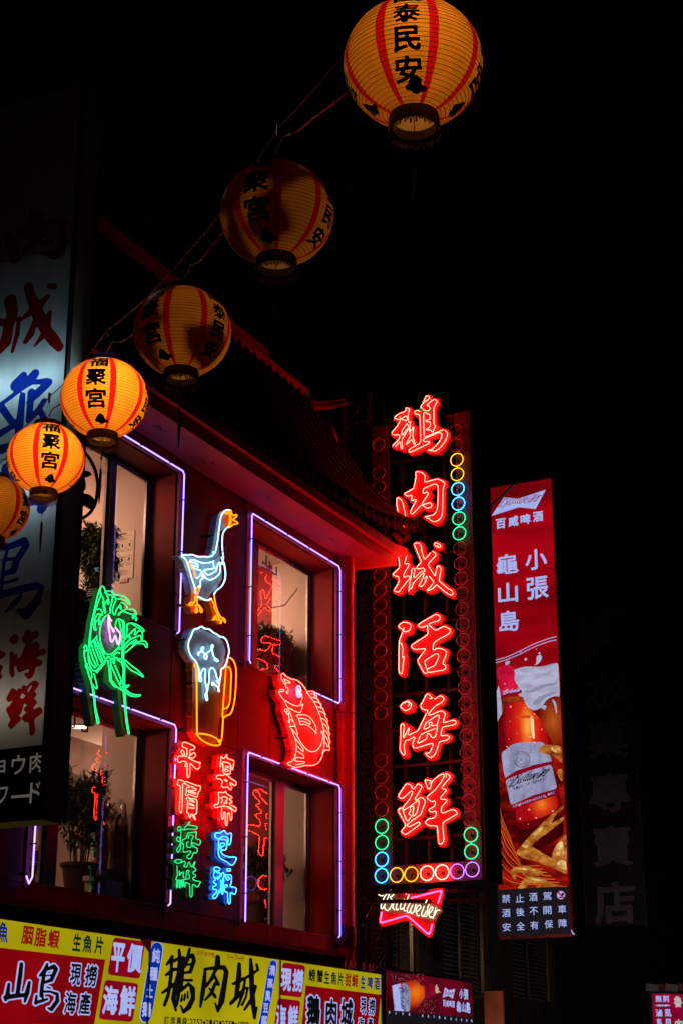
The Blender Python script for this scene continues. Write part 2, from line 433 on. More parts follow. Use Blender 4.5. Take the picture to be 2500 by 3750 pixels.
# ------------------------------------------------------------------ drawn outlines (source-pixel units through T)
K1 = 280/1568; K2 = 300/1568
LET = {}
LET['goose'] = T(1400, 1420, K1, "475,410 545,425 545,450 525,530 520,600 530,725 565,690 572,700 550,800 570,880 590,880 610,840 620,795 635,800 628,870 610,1000 665,1150 650,1165 635,1155 600,1065 580,1065 490,1165 475,1160 478,1145 565,990 570,960 510,735 490,735 385,895 395,990 500,840 520,840 515,860 395,1060 405,1240 390,1250 370,1235 372,1190 355,1110 340,1110 258,1215;205,1190 350,1035 350,970 330,960 220,970 185,930 200,900 305,785 365,665;350,595 360,620 380,635 480,570 500,600 500,660 480,680 385,635 330,655 240,625 250,595 320,535 475,480 480,410;765,480 740,470 700,465 650,485 648,510 685,545 760,545 768,700 778,1130 560,1250 535,1280 545,1315 570,1322 940,1145 965,1120 950,1095 850,1110 835,1080 845,1045 1140,915 1190,925 1215,960 1205,1020 1160,1110 1060,1220 980,1275 905,1280 1060,1297 1110,1285 1200,1210 1290,1080 1330,970 1325,920 1275,870;1250,855 870,1010 850,990 838,700 838,520 855,500 920,535 965,540 975,635 960,650 900,655 880,685 900,700 970,695 980,720 975,800 890,850 885,870 980,855 1010,910 1035,910 1045,850 1080,800 1075,765 1048,745 1048,400 1115,285 1110,255 1060,235 1010,260 910,350 905,362 950,375 968,410 960,470 845,470 820,425 780,410 790,370 830,310 960,220 965,195 935,165 885,165 835,290")
LETF = {}
_g = LET['goose']
LETF['goose'] = [_g[0]+_g[1]+_g[2][3:], _g[3], T(1400, 1420, K1, "765,545 778,1130 850,1110 845,1045 1140,915 1250,855 1035,910 870,1010 838,700 838,480 960,470 905,362 1060,235 1115,285 1048,400 1048,745 1080,790 1035,910 980,855 975,700 965,540 838,500 780,410 700,465 648,510")[0]]
LET['meat'] = T(1400, 1700, K1, "645,480 645,440 670,350 685,240 675,170 690,148 790,162 845,200 872,240 852,355 862,372 1120,297 1260,365 1275,400 1235,490 1225,950 1215,1060 1160,1140 1065,1187 980,1155 960,1120 845,1077 1000,1055 1090,1000 1125,880 1138,600 1135,440 1090,405 1040,412 850,495 830,520 820,590 832,602 910,565 938,595 925,630 800,810 820,830 970,788 990,800 1010,845 990,880 895,910 870,880 800,825 615,1020 590,1022 565,990 570,965 690,735 685,718 600,750 585,735 608,650 595,635 515,660 445,620 450,600 645,490;345,1125 290,830 290,700 305,682 345,700 395,745 430,870 495,1190 470,1130;350,1155 375,1240 420,1268 470,1260 495,1215 450,1228 405,1195")
LETF['meat'] = [LET['meat'][0], LET['meat'][1][:-1]+LET['meat'][2][3::-1]]
LET['city'] = T(1400, 1960, K1, "345,650 345,550 305,375 375,340 490,385 495,410 445,580 460,595 520,575 545,610 430,795 430,860 445,870 510,825 560,860 550,890 420,1050 335,1160 305,1172 240,1150 235,1120 330,985 330,860 315,850 240,835 205,800 345,670;530,1155 565,950 600,690 615,680 655,680 658,700 635,860 645,878 680,850 780,745 860,745 868,720 825,660 780,690 700,692 685,670 785,560 785,530 645,190 655,165 740,155 790,215 795,320 850,490 865,497 990,355;1020,325 1085,375 1090,420 920,600 1065,835 1080,830 1115,640 1135,625 1185,655 1195,690 1155,930 1165,950 1370,1120 1410,1120 1445,1190 1430,1225 1370,1225 1270,1160 1110,1020 1090,1025 1020,1105 920,1140 900,1125 965,1080 1045,965 1040,950 950,835;565,1105 600,1080 620,990 830,770 855,790 800,930 740,1030 760,1055 810,1050 860,990 915,860 905,835 845,910;1120,205 1150,250 1180,245 1190,205 1130,165 1075,155 1055,180 1080,230 1150,255")
_c = LET['city']
LETF['city'] = [_c[0], _c[1]+_c[2]+_c[3][::-1], _c[4]]
LET['live'] = T(1400, 2210, K2, "415,455 395,515 320,710 310,900 310,1290 330,1345 350,1355 375,1330 385,1200 412,1020 395,1010 375,1060 385,830 340,745;400,540 380,495 310,460 305,425 380,360 450,362 530,395 545,440 515,515 460,545 400,540;855,420 860,520 872,545 862,600 560,795 545,830 605,885 810,865 820,885 680,1070 670,1110 785,1325 820,1345 850,1330;855,420 750,465 660,430 740,365 960,240 1010,203 1090,240 1105,280 1075,330 890,385 880,410 960,480 1000,523 1180,432 1290,500 1300,540 1250,595 1060,690 970,765 960,880 975,895 1070,850 1210,905 1225,950 1145,1155 1210,1195 1205,1250 1170,1275 885,1325 860,1310 800,1120 820,1090 1020,957 1065,970 1075,1020 1000,1190 845,1260")
_l = LET['live']
LETF['live'] = [_l[0][2:], _l[1], _l[3][:30]+_l[2][::-1]+[(0, 0)][:0], _l[3][30:][:0] or _l[2]]
LETF['live'] = [_l[0][2:], _l[1], _l[3][:30]+_l[2][::-1], _l[3][30:]]
LET['sea'] = T(1400, 2510, K2, "890,250 940,260 945,240 900,190 850,165 830,185 770,310 725,380 735,430 780,470 855,470 860,500 810,590 680,870 500,955 475,945 510,830 505,805 400,1015 392,980 415,800 405,750 375,733 345,770 345,1000 330,1240 395,1350 430,1320 405,1160 440,1050 500,1050 600,988 620,1005 560,1130 605,1215;630,1205 940,1110 970,1130 910,1280 870,1308 800,1295 880,1375 920,1388 1000,1330 1050,1200 1080,1080 1230,1050 1285,1000 1270,980 1215,952 1120,975 1110,960 1140,800 1380,755 1410,715 1395,690 1350,665 1260,695 1165,718 1155,700 1200,550 1190,530 1120,487 1080,500 910,575 875,570 880,540 1010,390 1140,325 1175,260 1165,240 1110,197 1080,210 985,270;1045,750 1080,600 1070,575 1050,570 830,715 780,830 800,845 910,795 885,740 895,710 940,710 950,730 930,785 1040,760 1050,780 1010,995 940,1010 920,960 870,910 845,960 840,1030 680,1115 665,1100 730,940 1010,825;410,345 470,300 510,345 510,365 480,405;480,297 540,345 550,400 515,460 410,492 400,460 345,425 340,400 380,345 470,300")
_s = LET['sea']
LETF['sea'] = [_s[0]+_s[1], _s[4]]
LET['fresh'] = T(1400, 2800, K2, "325,880 300,870 320,845 390,830 400,815 520,660 575,545 565,510 540,510 390,650 350,655 300,620 310,580 440,385 475,365 555,410 560,465 580,475 610,455 670,375 690,373 750,415 745,445 615,665 625,690 660,680 730,630 760,640 820,705 740,930 730,960 600,1050 470,1150 465,1175 510,1200 690,1098 715,1130 690,1170 430,1355 360,1300 360,1280 450,1165 300,900 300,870;390,830 385,890 460,1085 480,1085 545,1010 545,980 495,945 500,930 540,900 525,830 540,795 580,800 600,840 575,900 575,985 590,998 655,930 690,760 695,705 680,690 530,800 395,885;1210,245 1220,200 1190,170 1240,180 1290,225 1285,260 1160,400 1130,455 1150,475 1210,480 1222,500 1105,630 1110,675 1200,665 1235,700 1120,820 1120,920 1150,937 1330,862 1400,885 1425,940 1410,960 1150,1110 1145,1200 1175,1450 1130,1527 1085,1525 1070,1500 1045,1190 1030,1178 880,1175 820,1130 815,1100 885,1035 920,1045 1015,1005 1025,910 1005,890 930,925 880,880 890,860 1000,800 1008,720 990,695 930,720 845,650 850,620 1000,490 1120,340 1180,220 1165,180;1150,180 1060,225 940,330 910,460 890,475 860,465 808,310 820,292 920,315 935,335 895,375")
_f = LET['fresh']
LETF['fresh'] = [_f[0], _f[2], _f[3][2:]]

G = dict(); KG = 250/1307
G['w'] = T(640, 1850, KG, "1045,92 1000,90 950,110 900,180 875,260 850,450 820,700 790,850 765,930 740,925 740,885;740,940 730,965 690,985 620,990 570,985 450,990 390,970 320,945 270,955 180,950 130,965 135,980 190,1010 230,1080 270,1190 320,1380 380,1560 400,1640 400,1700;1040,415 990,440 940,500 915,570 908,740 915,870 935,1020 930,1055 905,1045 895,990;905,1140 912,1080 935,1072 950,1130 975,1300 970,1400 940,1490 890,1570 800,1630 760,1690 755,1720;430,1760 470,1760 520,1790 600,1825 650,1820 695,1790;750,1070 700,1095 600,1110 510,1105 400,1060 340,1045 295,1055 290,1085 350,1095 420,1120 455,1145 430,1185 455,1190;340,1160 410,1165 440,1190;350,1190 400,1220 500,1250 520,1280 480,1350 450,1390 410,1395;740,1100 745,1170 770,1190 760,1205 700,1225 590,1235 560,1245 580,1290 620,1335 660,1335 800,1260 795,1230 820,1150 850,1095 870,1095 875,1200 870,1300 800,1380 700,1430 650,1430 600,1400 550,1340 520,1280;505,1310 540,1390 570,1395 520,1410 490,1450 495,1530 480,1590 455,1570 460,1540")
G['y'] = T(640, 1850, KG, "250,1110 265,1090 290,1110 330,1190 365,1260 400,1395;375,1675 400,1610 440,1575 475,1590 475,1620 445,1665 420,1790 435,1910;400,1700 385,1850 370,1870 310,1860 275,1890 275,1920 330,1910 370,1875;330,1905 345,1930;400,1905 410,1975 390,2040 410,2060 435,2040 440,2010 400,1915 440,1905 490,1980 485,2040 510,2060 530,2030 510,1970 450,1905;695,1790 770,1935 745,1945 770,1990 830,2120 880,2220 870,2270 890,2265 895,2210 940,2195 965,2200 975,2245 955,2250 950,2210 965,2180 880,2150 830,2060 790,1940 765,1800 755,1725;735,2200 780,2120 800,2110 790,2150 740,2200;780,2140 800,2190 850,2200;1030,405 1050,420 1090,400 1115,365 1195,365 1220,330 1110,290 1115,275 1185,220 1195,170 1130,205 1090,170 1085,100 1065,95 1045,110 1075,200 1080,300 1050,405 1035,395 1055,290 1050,180 1035,110;1010,130 970,140 965,160 1005,175 1025,150 1010,130")
G['pw'] = T(640, 1850, KG, "1045,92 950,100 900,160 870,250 850,420 800,700 760,900 690,975 450,985 320,940 120,955 230,1080 320,1380 390,1640 430,1780 600,1830 700,1800 760,1700 890,1570 975,1400 975,1250 940,1020 915,740 940,500 1040,415")
G['py'] = T(640, 1850, KG, "1035,90 1100,90 1120,170 1200,160 1190,220 1120,280 1225,330 1200,370 1110,380 1050,430 1030,400;380,1650 460,1650 450,1900 540,2040 500,2075 380,2060 360,1950 270,1930 260,1880 360,1860;700,1790 765,1740 800,1950 850,2080 980,2180 985,2260 880,2290 840,2200 730,2220 790,2100 745,1950")
B = dict(); KB = 250/1225
B['w'] = T(640, 2280, KB, "400,740 370,680 330,650 290,600 255,520 242,430 250,330 290,265 310,200 335,140 370,112 415,115 450,80 490,72 530,110 620,120 660,150 700,190 750,205 810,260 870,260 920,300 950,370 970,450 980,530 955,620 945,680 910,780 870,820 835,835 825,870 830,950 810,1020 800,1100 765,1080 750,1035;400,740 440,850 440,950 432,1040 465,1065 488,1040 460,960 480,880 520,820 550,840 550,900 540,1030 560,1120 575,1180 575,1250 545,1290 560,1380 580,1405 592,1380 570,1260 590,1230 600,1120 625,1060 615,920 630,840 665,805 700,830 740,910 750,980 790,1040 790,1110;420,530 430,585 415,590 425,560 520,480 520,445 495,440 475,470 480,495 545,575 580,590 575,650 560,665 530,630 530,590 550,575 680,470 690,410 670,395 655,430 665,480 700,630 770,670 785,695 755,705 715,655;665,1080 690,1075 700,1120 670,1125 665,1090 700,1095 780,1165 805,1230 790,1250 775,1200 790,1160 805,1100")
B['y'] = T(640, 2280, KB, "355,800 352,750 375,730 395,745 400,1990 405,2030 480,2110 600,2180 700,2210 780,2210 835,2180 790,2150 785,2110 700,2050 580,2010 450,1995 375,2000;960,625 1010,640 1060,690 1095,790 1105,900 1095,1200 1075,1400 1040,1560 1000,1650 930,1670 880,1710 855,1695 865,1550 875,1400 915,900 920,800 940,790 980,810 1010,870 1015,960 1000,1300 985,1460 940,1540 885,1545;870,1710 860,1900 840,2130 815,2145 805,2100")
B['pw'] = T(640, 2280, KB, "410,740 330,650 255,520 240,430 250,330 290,265 310,200 335,140 370,105 450,75 530,105 660,145 750,200 870,255 950,360 985,530 945,680 910,790 835,840 820,1000 800,1250 770,1200 700,1000 650,900 600,1380 560,1400 530,1000 500,900 470,1070 430,1040")
B['pb'] = T(640, 2280, KB, "380,700 395,1990 480,2120 600,2190 700,2215 840,2180 875,1700 930,700")
B['py'] = T(640, 2280, KB, "940,600 1010,635 1065,690 1110,850 1100,1200 1075,1420 1000,1660 875,1715 930,780")
L = dict(); KL = 280/1098
L['g'] = T(270, 2120, KL, "385,160 370,160 345,230 300,430 250,650 225,850 215,985;240,950 235,900 245,750 280,560 350,330 395,225 360,180 380,135 410,100 430,110 500,290 510,350 490,375 475,320 485,300;370,160 440,330 420,315 425,400 445,490 465,500 440,400 450,340 485,310;445,200 465,175 560,180 580,225 600,260 590,235 620,230 720,245 790,310 815,365 795,365 740,300 600,285 560,240 480,220;560,250 545,350 520,430 530,490 515,500;600,280 610,300 550,440 575,525 600,510 610,440 670,370 690,430 670,440 660,360;680,340 720,350 780,410 740,450 700,450 640,530 635,510 700,460 770,490 840,510 900,545 905,600 890,600 880,530 850,540 855,580 840,570 850,520 880,490 905,540 890,460 850,435 780,440;500,510 440,550 395,640 370,760 380,900 420,1010 465,1085 520,1090 580,1055 640,990 690,870 710,760;600,700 600,630 640,560 720,640 700,760 680,760 670,680 645,580 720,600 725,660 710,700;730,660 720,870 750,870 770,690 760,650 820,635 900,650 970,700 1015,740 1000,770 920,700 840,650 830,635 770,650;740,860 880,715 890,720 870,800 880,810 930,745 980,750 990,830 975,910 970,820 950,810 880,840 790,880 700,1000 640,990;780,800 800,860 820,850 790,800;700,1060 750,1060 870,950 940,900 1020,885 1060,940 1055,985 1030,985 1020,930 900,930 850,940 820,920 850,905 860,930 910,900 900,870 800,930 730,1010 640,1010;335,820 300,870 250,920 215,1020 205,1120 220,1200 250,1300 320,1335 400,1230 460,1180 490,1110;255,940 290,1060 330,1150 350,1250;290,900 320,1020 370,1140 400,1210;300,880 340,980 390,1100 420,1190;330,850 360,960 430,1110 450,1150;345,900 385,1000 450,1090;235,1010 260,1110 300,1200 330,1270;220,1110 235,1180 270,1240 310,1280;150,1000 160,950 185,960 195,1030 180,1045 150,1010 150,1100 175,1210 170,1270 185,1285 200,1230 185,1215 190,1280 215,1380 250,1470 260,1530;210,1270 260,1350 260,1420 240,1480 330,1590 340,1560 310,1440 290,1350;320,1330 340,1360 350,1310 380,1300 400,1260 440,1220 460,1180;340,440 380,430 410,470 415,540 380,500 330,510 300,600 290,700 300,745 325,740 300,640 350,590 385,540 375,500 360,660 380,660 385,600;265,1540 290,1700 300,1830 335,2060 345,2085 365,2070 350,2000 310,1850 300,1700 275,1540;500,1120 520,1125 535,1200 530,1330 545,1450 520,1480 600,1560 620,1550 560,1480 545,1460;490,1170 510,1300 520,1480;530,1230 620,1440 680,1560 700,1600;590,1240 640,1350 680,1450 680,1490 640,1490 700,1510 760,1540 800,1520 790,1545 720,1580 760,1600 800,1640 880,1670 985,1665 930,1690 860,1695 790,1670 740,1620 690,1600 620,1550;700,880 695,1000 690,1250 715,1270 705,1500 715,1650 740,1900 760,2100 790,2240 800,2230 780,2130 750,1900 740,1650 725,1500 735,1270 715,1240 718,1000 720,880;600,1130 650,1150 720,1170 740,1165 830,1250 930,1320 1000,1400 1010,1415 985,1405 900,1350 830,1320 750,1240 730,1190;600,1130 620,1160 700,1210 740,1220;570,1090 590,1200 570,1230 550,1130;540,1110 600,1080 620,1050 660,1070")
L['p'] = T(270, 2120, KL, "505,530 495,600 500,700 520,800 530,895 550,910 580,860 600,800 615,870 630,950 650,920 675,790 640,750 600,700;510,540 515,650 555,730 575,770 580,740 550,710;515,570 545,605")
L['pg'] = T(270, 2120, KL, "385,100 300,330 230,700 200,900 140,960 130,1100 150,1250 230,1500 300,1560 340,1560 330,1350 400,1300 490,1200 490,1480 600,1580 760,1620 900,1700 985,1665 800,1620 730,1480 740,1230 900,1370 1000,1420 930,1310 730,1150 750,1060 940,920 1060,980 1020,880 990,740 900,640 760,640 890,600 880,460 780,400 810,360 720,240 480,160")
L['sg'] = T(270, 2120, KL, "260,1500 300,1800 345,2070;715,1500 740,1900 790,2220")
L['pp'] = T(270, 2120, KL, "500,520 440,560 395,650 375,760 385,900 425,1010 470,1075 520,1080 580,1045 640,980 685,870 700,760 640,680 580,560")
F = dict(); KF = 250/1470
F['r'] = T(980, 2440, KF, "300,290 290,200 315,155 340,160 400,220 480,270 630,300 720,370 790,450 840,540 900,640 1000,770 1060,900 1120,1040 1170,1200 1210,1360 1225,1600 1210,1780 1180,1920 1140,2020 1080,2100 980,2140 880,2145 820,2135 700,2170 600,2190 500,2150 420,2100 430,2080 520,2060 570,2000 600,1920 615,1800 620,1700 600,1580 550,1440 500,1330;300,290 330,320 350,350 380,400 400,430 380,480 430,450 445,500 440,570 425,590 405,575 410,530;350,270 400,400 410,350 485,375 490,350 410,300 350,270;275,490 265,520 340,500 360,510 340,550 270,555 245,535 255,600 290,650 370,750 400,830 440,900 500,1050 560,1200 610,1330 650,1460 640,1490 620,1470 700,1620 800,1760 900,1840 1000,1850 1080,1800 1150,1700 1190,1570 1190,1420 1175,1395 1155,1410 1160,1460;380,750 400,745 470,800 560,845 650,865 690,850 720,780 745,690 745,630 710,610;440,905 490,915 580,970 690,1010 720,980 765,840 760,815 740,820 720,860;1040,1400 1050,1330 1000,1220 930,1120 850,1060 760,1045 650,1050 620,1060 665,1120 690,1200 700,1260 740,1250 830,1260 940,1330 1030,1420 1060,1460 1030,1450 1040,1400;680,1125 760,1125 850,1150 930,1200 910,1240 920,1270 860,1225 780,1190 700,1190;870,590 840,580 845,560 900,540 980,545 1020,580 1000,620 1030,680 1010,600 920,600;1020,620 1065,640 1040,680 1110,740 1090,770 1165,830 1130,860 1210,930 1190,960 1250,1030 1225,1080 1300,1170 1270,1220 1330,1350 1295,1390 1350,1475 1310,1490 1350,1670 1310,1680 1345,1810 1300,1815 1250,1800 1200,1850 1170,1880;950,670 1040,690 1100,740;1010,765 1080,770 1160,840;1060,880 1110,880 1160,915;1120,970 1180,990 1240,1050;1170,1130 1220,1140 1280,1220;1200,1240 1250,1270 1300,1380;1225,1380 1260,1400 1310,1490;1235,1500 1280,1550 1320,1670;1235,1640 1270,1680 1300,1750;365,950 380,920 420,930 430,980 400,1010 365,950;400,1010 440,1050 480,1050 450,1000;450,1060 470,1150 440,1200 480,1230 470,1170 500,1140 540,1200;480,1240 490,1290 460,1330 500,1300 570,1290 600,1310;510,1340 560,1400 620,1470;610,1575 700,1680 785,1810 750,1830 780,1860 640,1725;630,1830 700,1870 790,1930 770,1980 795,1990 620,1960 590,2010 590,2050 800,2060 800,2090 600,2130")
F['e'] = T(980, 2440, KF, "650,425 610,460 598,540 620,610 660,625 695,590 702,500 680,440 650,425;650,490 630,520 635,575 660,580 672,540 650,490;610,600 630,660 680,675 720,600")
F['pr'] = T(980, 2440, KF, "300,150 480,260 630,290 850,530 1000,540 1100,720 1260,1030 1340,1350 1360,1680 1330,1820 1200,1880 1080,2100 820,2140 600,2200 410,2100 560,2000 600,1800 490,1340 440,1200 360,950 380,800 250,620 240,490 340,470 300,300")
C = dict(); KC = 270/1568
C['flat'] = T(620, 2700, KC, "345,640 340,580 360,545 385,560 380,690 380,850 405,870 435,820 440,690 435,570 460,570 560,670 600,690 650,650 640,590 670,540 600,540 430,460 405,435 440,400 500,340 530,330 560,370 560,400 510,450 440,440 410,430;440,400 440,290 450,265 520,275 545,220 540,195 360,115 310,110 275,140 275,180 290,215 350,230 380,250 375,425 325,410 320,320 280,265 240,310 310,415 270,405 195,400 170,470 190,530 230,550 280,510 320,515 360,530")
C['price'] = T(620, 2700, KC, "180,1025 170,1015 185,900 260,920 300,930 330,980 320,995 280,990 285,1040 270,1540 255,1620 225,1600 215,1530 240,1040 180,1025;330,960 350,945 400,960 600,1040 660,1035 665,1080 650,1150 615,1170 600,1270 580,1280 430,1215 355,1250 345,1220 365,1180 360,1070 430,1070 430,1040 350,1010 330,980;460,1060 500,1050 480,1080 580,1100 560,1140 390,1130 400,1165 570,1220 570,1190 440,1150;370,1330 365,1290 410,1275 430,1310 590,1320 590,1480 580,1640 540,1640 520,1670 565,1760 540,1755 470,1610 455,1720 425,1710 415,1620 365,1600 385,1540 390,1340;410,1300 550,1380 530,1390 420,1350;415,1400 540,1460 520,1470 415,1430;410,1500 530,1520 540,1500")
C['feast'] = T(620, 2700, KC, "1100,620 1080,640 1085,600 1105,395 1120,440 1180,460 1210,370 1235,380 1220,460 1370,495 1375,540 1350,700 1330,690 1300,560 1130,520 1120,600;1140,560 1150,760 1190,790 1290,790 1300,760 1300,560;1190,620 1260,620 1260,650 1190,660 1190,690 1260,700 1250,735 1180,730 1160,650;1180,790 1160,820 1040,805 1000,840 1010,890 1100,890 1140,960 1110,990 1120,1060 1170,1080 1240,1050 1300,1140 1340,1060 1280,980 1300,960 1400,1050 1440,960 1300,880 1250,820 1190,790;1170,910 1220,950 1235,930 1190,895")
C['seat'] = T(620, 2700, KC, "1060,1170 1170,1190 1200,1140 1210,1200 1340,1280 1320,1310 1260,1310 1340,1380 1330,1400 1270,1400 1290,1440 1440,1510 1400,1600 1330,1520 1260,1480 1110,1470 1060,1490 980,1510 950,1450 980,1430 1040,1440 1060,1300 1045,1200 1060,1170;1100,1300 1150,1260 1240,1290 1240,1330 1180,1370 1240,1380 1220,1410 1160,1400 1170,1460;1110,1300 1140,1350 1100,1410;1120,1500 1110,1700 1130,1760 1150,1740 1160,1590 1190,1600 1195,1850 1215,1900 1235,1850 1240,1610 1280,1620 1300,1780 1330,1760 1330,1530 1230,1500")
C['sea'] = T(620, 3000, KC, "245,225 215,260 185,260 175,200 210,155 255,180 240,225 250,280 245,430 235,560 160,640 170,700 190,720 240,640 250,590 235,530 230,390 170,380 160,450 190,485 240,470;265,225 330,235 420,210 580,230 600,180 590,165 430,130 410,110 445,65 420,60 395,130 330,180 320,220;270,540 270,480 300,430 360,420 395,290 540,290 570,260 580,300 560,430 660,440 670,490 640,570 490,490 480,600 370,610 375,490 410,490;410,420 410,360 440,340 500,350 515,390 480,420 470,560;250,530 320,530 290,660 310,720 460,670 450,730 355,810 430,860 480,820 520,700 570,740 600,680 595,620 540,610 520,550 500,600")
C['fresh'] = T(620, 3000, KC, "110,910 150,865 280,870 250,930 180,950 115,915;240,940 310,895 345,920 340,960 300,1010 370,1040 410,920 430,920 460,1020 490,1020 540,905 555,920 500,1030 560,1050 575,1100 500,1130 495,1160 560,1190 560,1230 500,1240 500,1290 560,1320 680,1335 640,1380 610,1470 510,1385 490,1420 490,1640 465,1670 440,1640 440,1380 340,1350;165,990 180,1200 140,1270 150,1300 200,1310 350,1290 370,1090 440,1100 390,1150 430,1200 430,1270 350,1290;220,1100 215,1230 230,1180 300,1110 300,1260 320,1240;220,1150 300,1150;165,1320 150,1450 175,1480 190,1320;215,1310 215,1460 235,1480 245,1310;265,1320 270,1450 290,1450 290,1310;310,1310 315,1440 335,1460 345,1350")
C['wrap'] = T(620, 3000, KC, "975,370 975,310 1010,295 1100,300 1160,240 1190,270 1210,310 1260,325 1310,290 1330,340 1300,540 1270,560 1240,530 1260,420 1200,370 1130,375 1070,420 1000,420 975,370;1050,430 1050,560 1045,780 1100,850 1220,910 1300,980 1350,990 1400,920 1440,815 1250,810 1120,750 1100,690 1100,600 1180,570 1180,530 1140,510 1080,530 1080,640 1120,670 1220,660 1225,450 1190,440 1050,430")
C['manage'] = T(620, 3000, KC, "960,1110 945,1070 980,1015 1090,1050 1060,1110 960,1110;1000,1130 1090,1160 1080,1220 1040,1290 1010,1260 1040,1220;960,1140 940,1180 950,1250 990,1260 980,1310 930,1330 940,1350 1010,1390 990,1420 920,1450 940,1500 1010,1500 1010,1570 920,1640 930,1700 990,1690 1040,1600 1050,1510 1080,1590 1110,1350 1090,1300;1100,1230 1130,1140 1160,1150 1180,1210 1130,1300 1070,1580;1160,1300 1140,1610 1120,1600 1130,1310;1230,1110 1225,1060 1310,1060 1300,1120 1230,1110;1190,1180 1200,1260 1240,1310 1290,1280 1280,1240 1230,1240;1200,1190 1330,1190 1320,1380 1290,1410 1310,1450 1420,1460 1430,1520 1400,1620 1310,1560 1300,1600 1300,1780 1275,1820 1250,1780 1240,1550 1180,1560 1170,1460 1240,1440 1230,1400 1180,1410 1180,1470")
KW = 260/1568
BW = dict()
BW['r'] = T(1370, 3230, KW, "160,670 130,870 140,915 715,745 1210,1185 1280,930;810,360 1470,195 1480,220 1400,490;655,215 715,290")
BW['w'] = T(1370, 3230, KW, "340,230 245,310 160,520 155,580 180,610 220,560 320,330 350,240;90,240 110,300 160,320 210,310;300,215 380,190 435,215 445,270 410,320 350,345;350,345 395,390 405,450 400,520 340,620 290,650 240,600 240,560;470,410 415,560 420,600 460,625;540,400 490,560 490,620 510,635 550,600;690,400 640,400 580,540 590,630 640,590;775,290 650,600 680,660 705,640;810,450 730,610 740,690 780,690 870,490 800,640 830,725 890,660 930,490;950,670 1040,580 1020,510 960,540 920,650 960,770 1010,740;1110,540 1050,700 1060,770 1090,780 1160,640;1175,400 1135,480;1230,505 1180,560 1190,680 1150,780 1110,770;1240,695 1310,590 1280,540 1230,600 1210,730 1240,810 1290,770;1370,570 1300,830;1330,750 1400,620 1460,645")
BW['p'] = T(1370, 3230, KW, "120,660 100,900 135,990 700,840 1190,1240 1240,1190 1310,900 1370,750 1480,650 1440,560 1470,400 1500,200 1490,150 1300,160 800,280 740,240 650,190 100,220 80,290 150,390 110,520")
BW['pw'] = T(1370, 3230, KW, "110,230 160,390 120,640 300,690 700,730 1300,900 1340,830 1480,650 1400,540 1200,460 850,400 780,260 700,350 480,360 440,220")
# ================================================================== SETTING
MB().box((-30, -40, -.3), (90, 60, 0)).build('road', M['ground'])['kind'] = 'structure'
MB().box((-30, 8.6, 0.004), (90, 10.6, .14)).build('pavement', M['wall2'])['kind'] = 'structure'

# ================================================================== RESTAURANT BUILDING
bld = empty('restaurant_building', 'maroon panelled two-storey restaurant with curved tile roof and four lit windows', 'building', loc=(17, 10.2, 0))
XL, XR = 6.0, 20.60
OPEN = {'ll': (13.72, 16.26, 3.57, 5.55), 'lr': (18.02, 20.56, 3.57, 5.55), 'ul': (13.72, 16.26, 6.71, 8.66), 'ur': (18.02, 20.56, 6.71, 8.66)}
w = MB()
w.box((XL, 10.03, 0), (XR, 10.45, 3.57)); w.box((XL, 10.03, 5.55), (XR, 10.45, 6.71)); w.box((XL, 10.03, 8.66), (XR, 10.45, 9.0))
for z0, z1 in ((3.57, 5.55), (6.71, 8.66)):
    for a, b in ((XL, 13.72), (16.26, 18.02), (20.56, XR)): w.box((a, 10.03, z0), (b, 10.45, z1))
w.box((XR, 10.03, 0), (20.95, 14.9, 9.0))
w.build('wall', M['wall'], bld)
def panel(x0, x1, z0, z1):
    g = .006; t = random.uniform(0, .004)
    MB().box((x0+g, 10.0+t, z0+g), (x1-g, 10.03, z1-g)).build('wall_panel', M['wall'], bld)
for z0, z1 in ((2.2, 3.54), (5.58, 6.68)):
    for a, b in zip((6, 7.7, 9.4, 11.1, 12.4, 13.72, 14.57, 15.42, 16.26, 17.05, 17.86, 18.7, 19.6), (7.7, 9.4, 11.1, 12.4, 13.72, 14.57, 15.42, 16.26, 17.05, 17.86, 18.7, 19.6, 20.6)): panel(a, b, z0, z1)
for z0, z1 in ((3.54, 5.58), (6.68, 8.80)):
    for a, b in ((6, 7.7), (7.7, 9.4), (9.4, 11.1), (11.1, 12.4), (12.4, 13.66), (16.34, 17.05), (17.05, 17.94)): panel(a, b, z0, z1)
MB().box((XL, 10.0, 8.68), (13.66, 10.03, 8.80)).build('wall_panel', M['wall'], bld)
for a, b in ((13.66, 16.34), (17.94, 20.6)): panel(a, b, 8.75, 8.86)
# ledge below the lower windows and gutter strips
MB().box((XL, 9.90, 3.30), (20.7, 10.0, 3.36)).build('ledge', M['dark_metal'], bld)
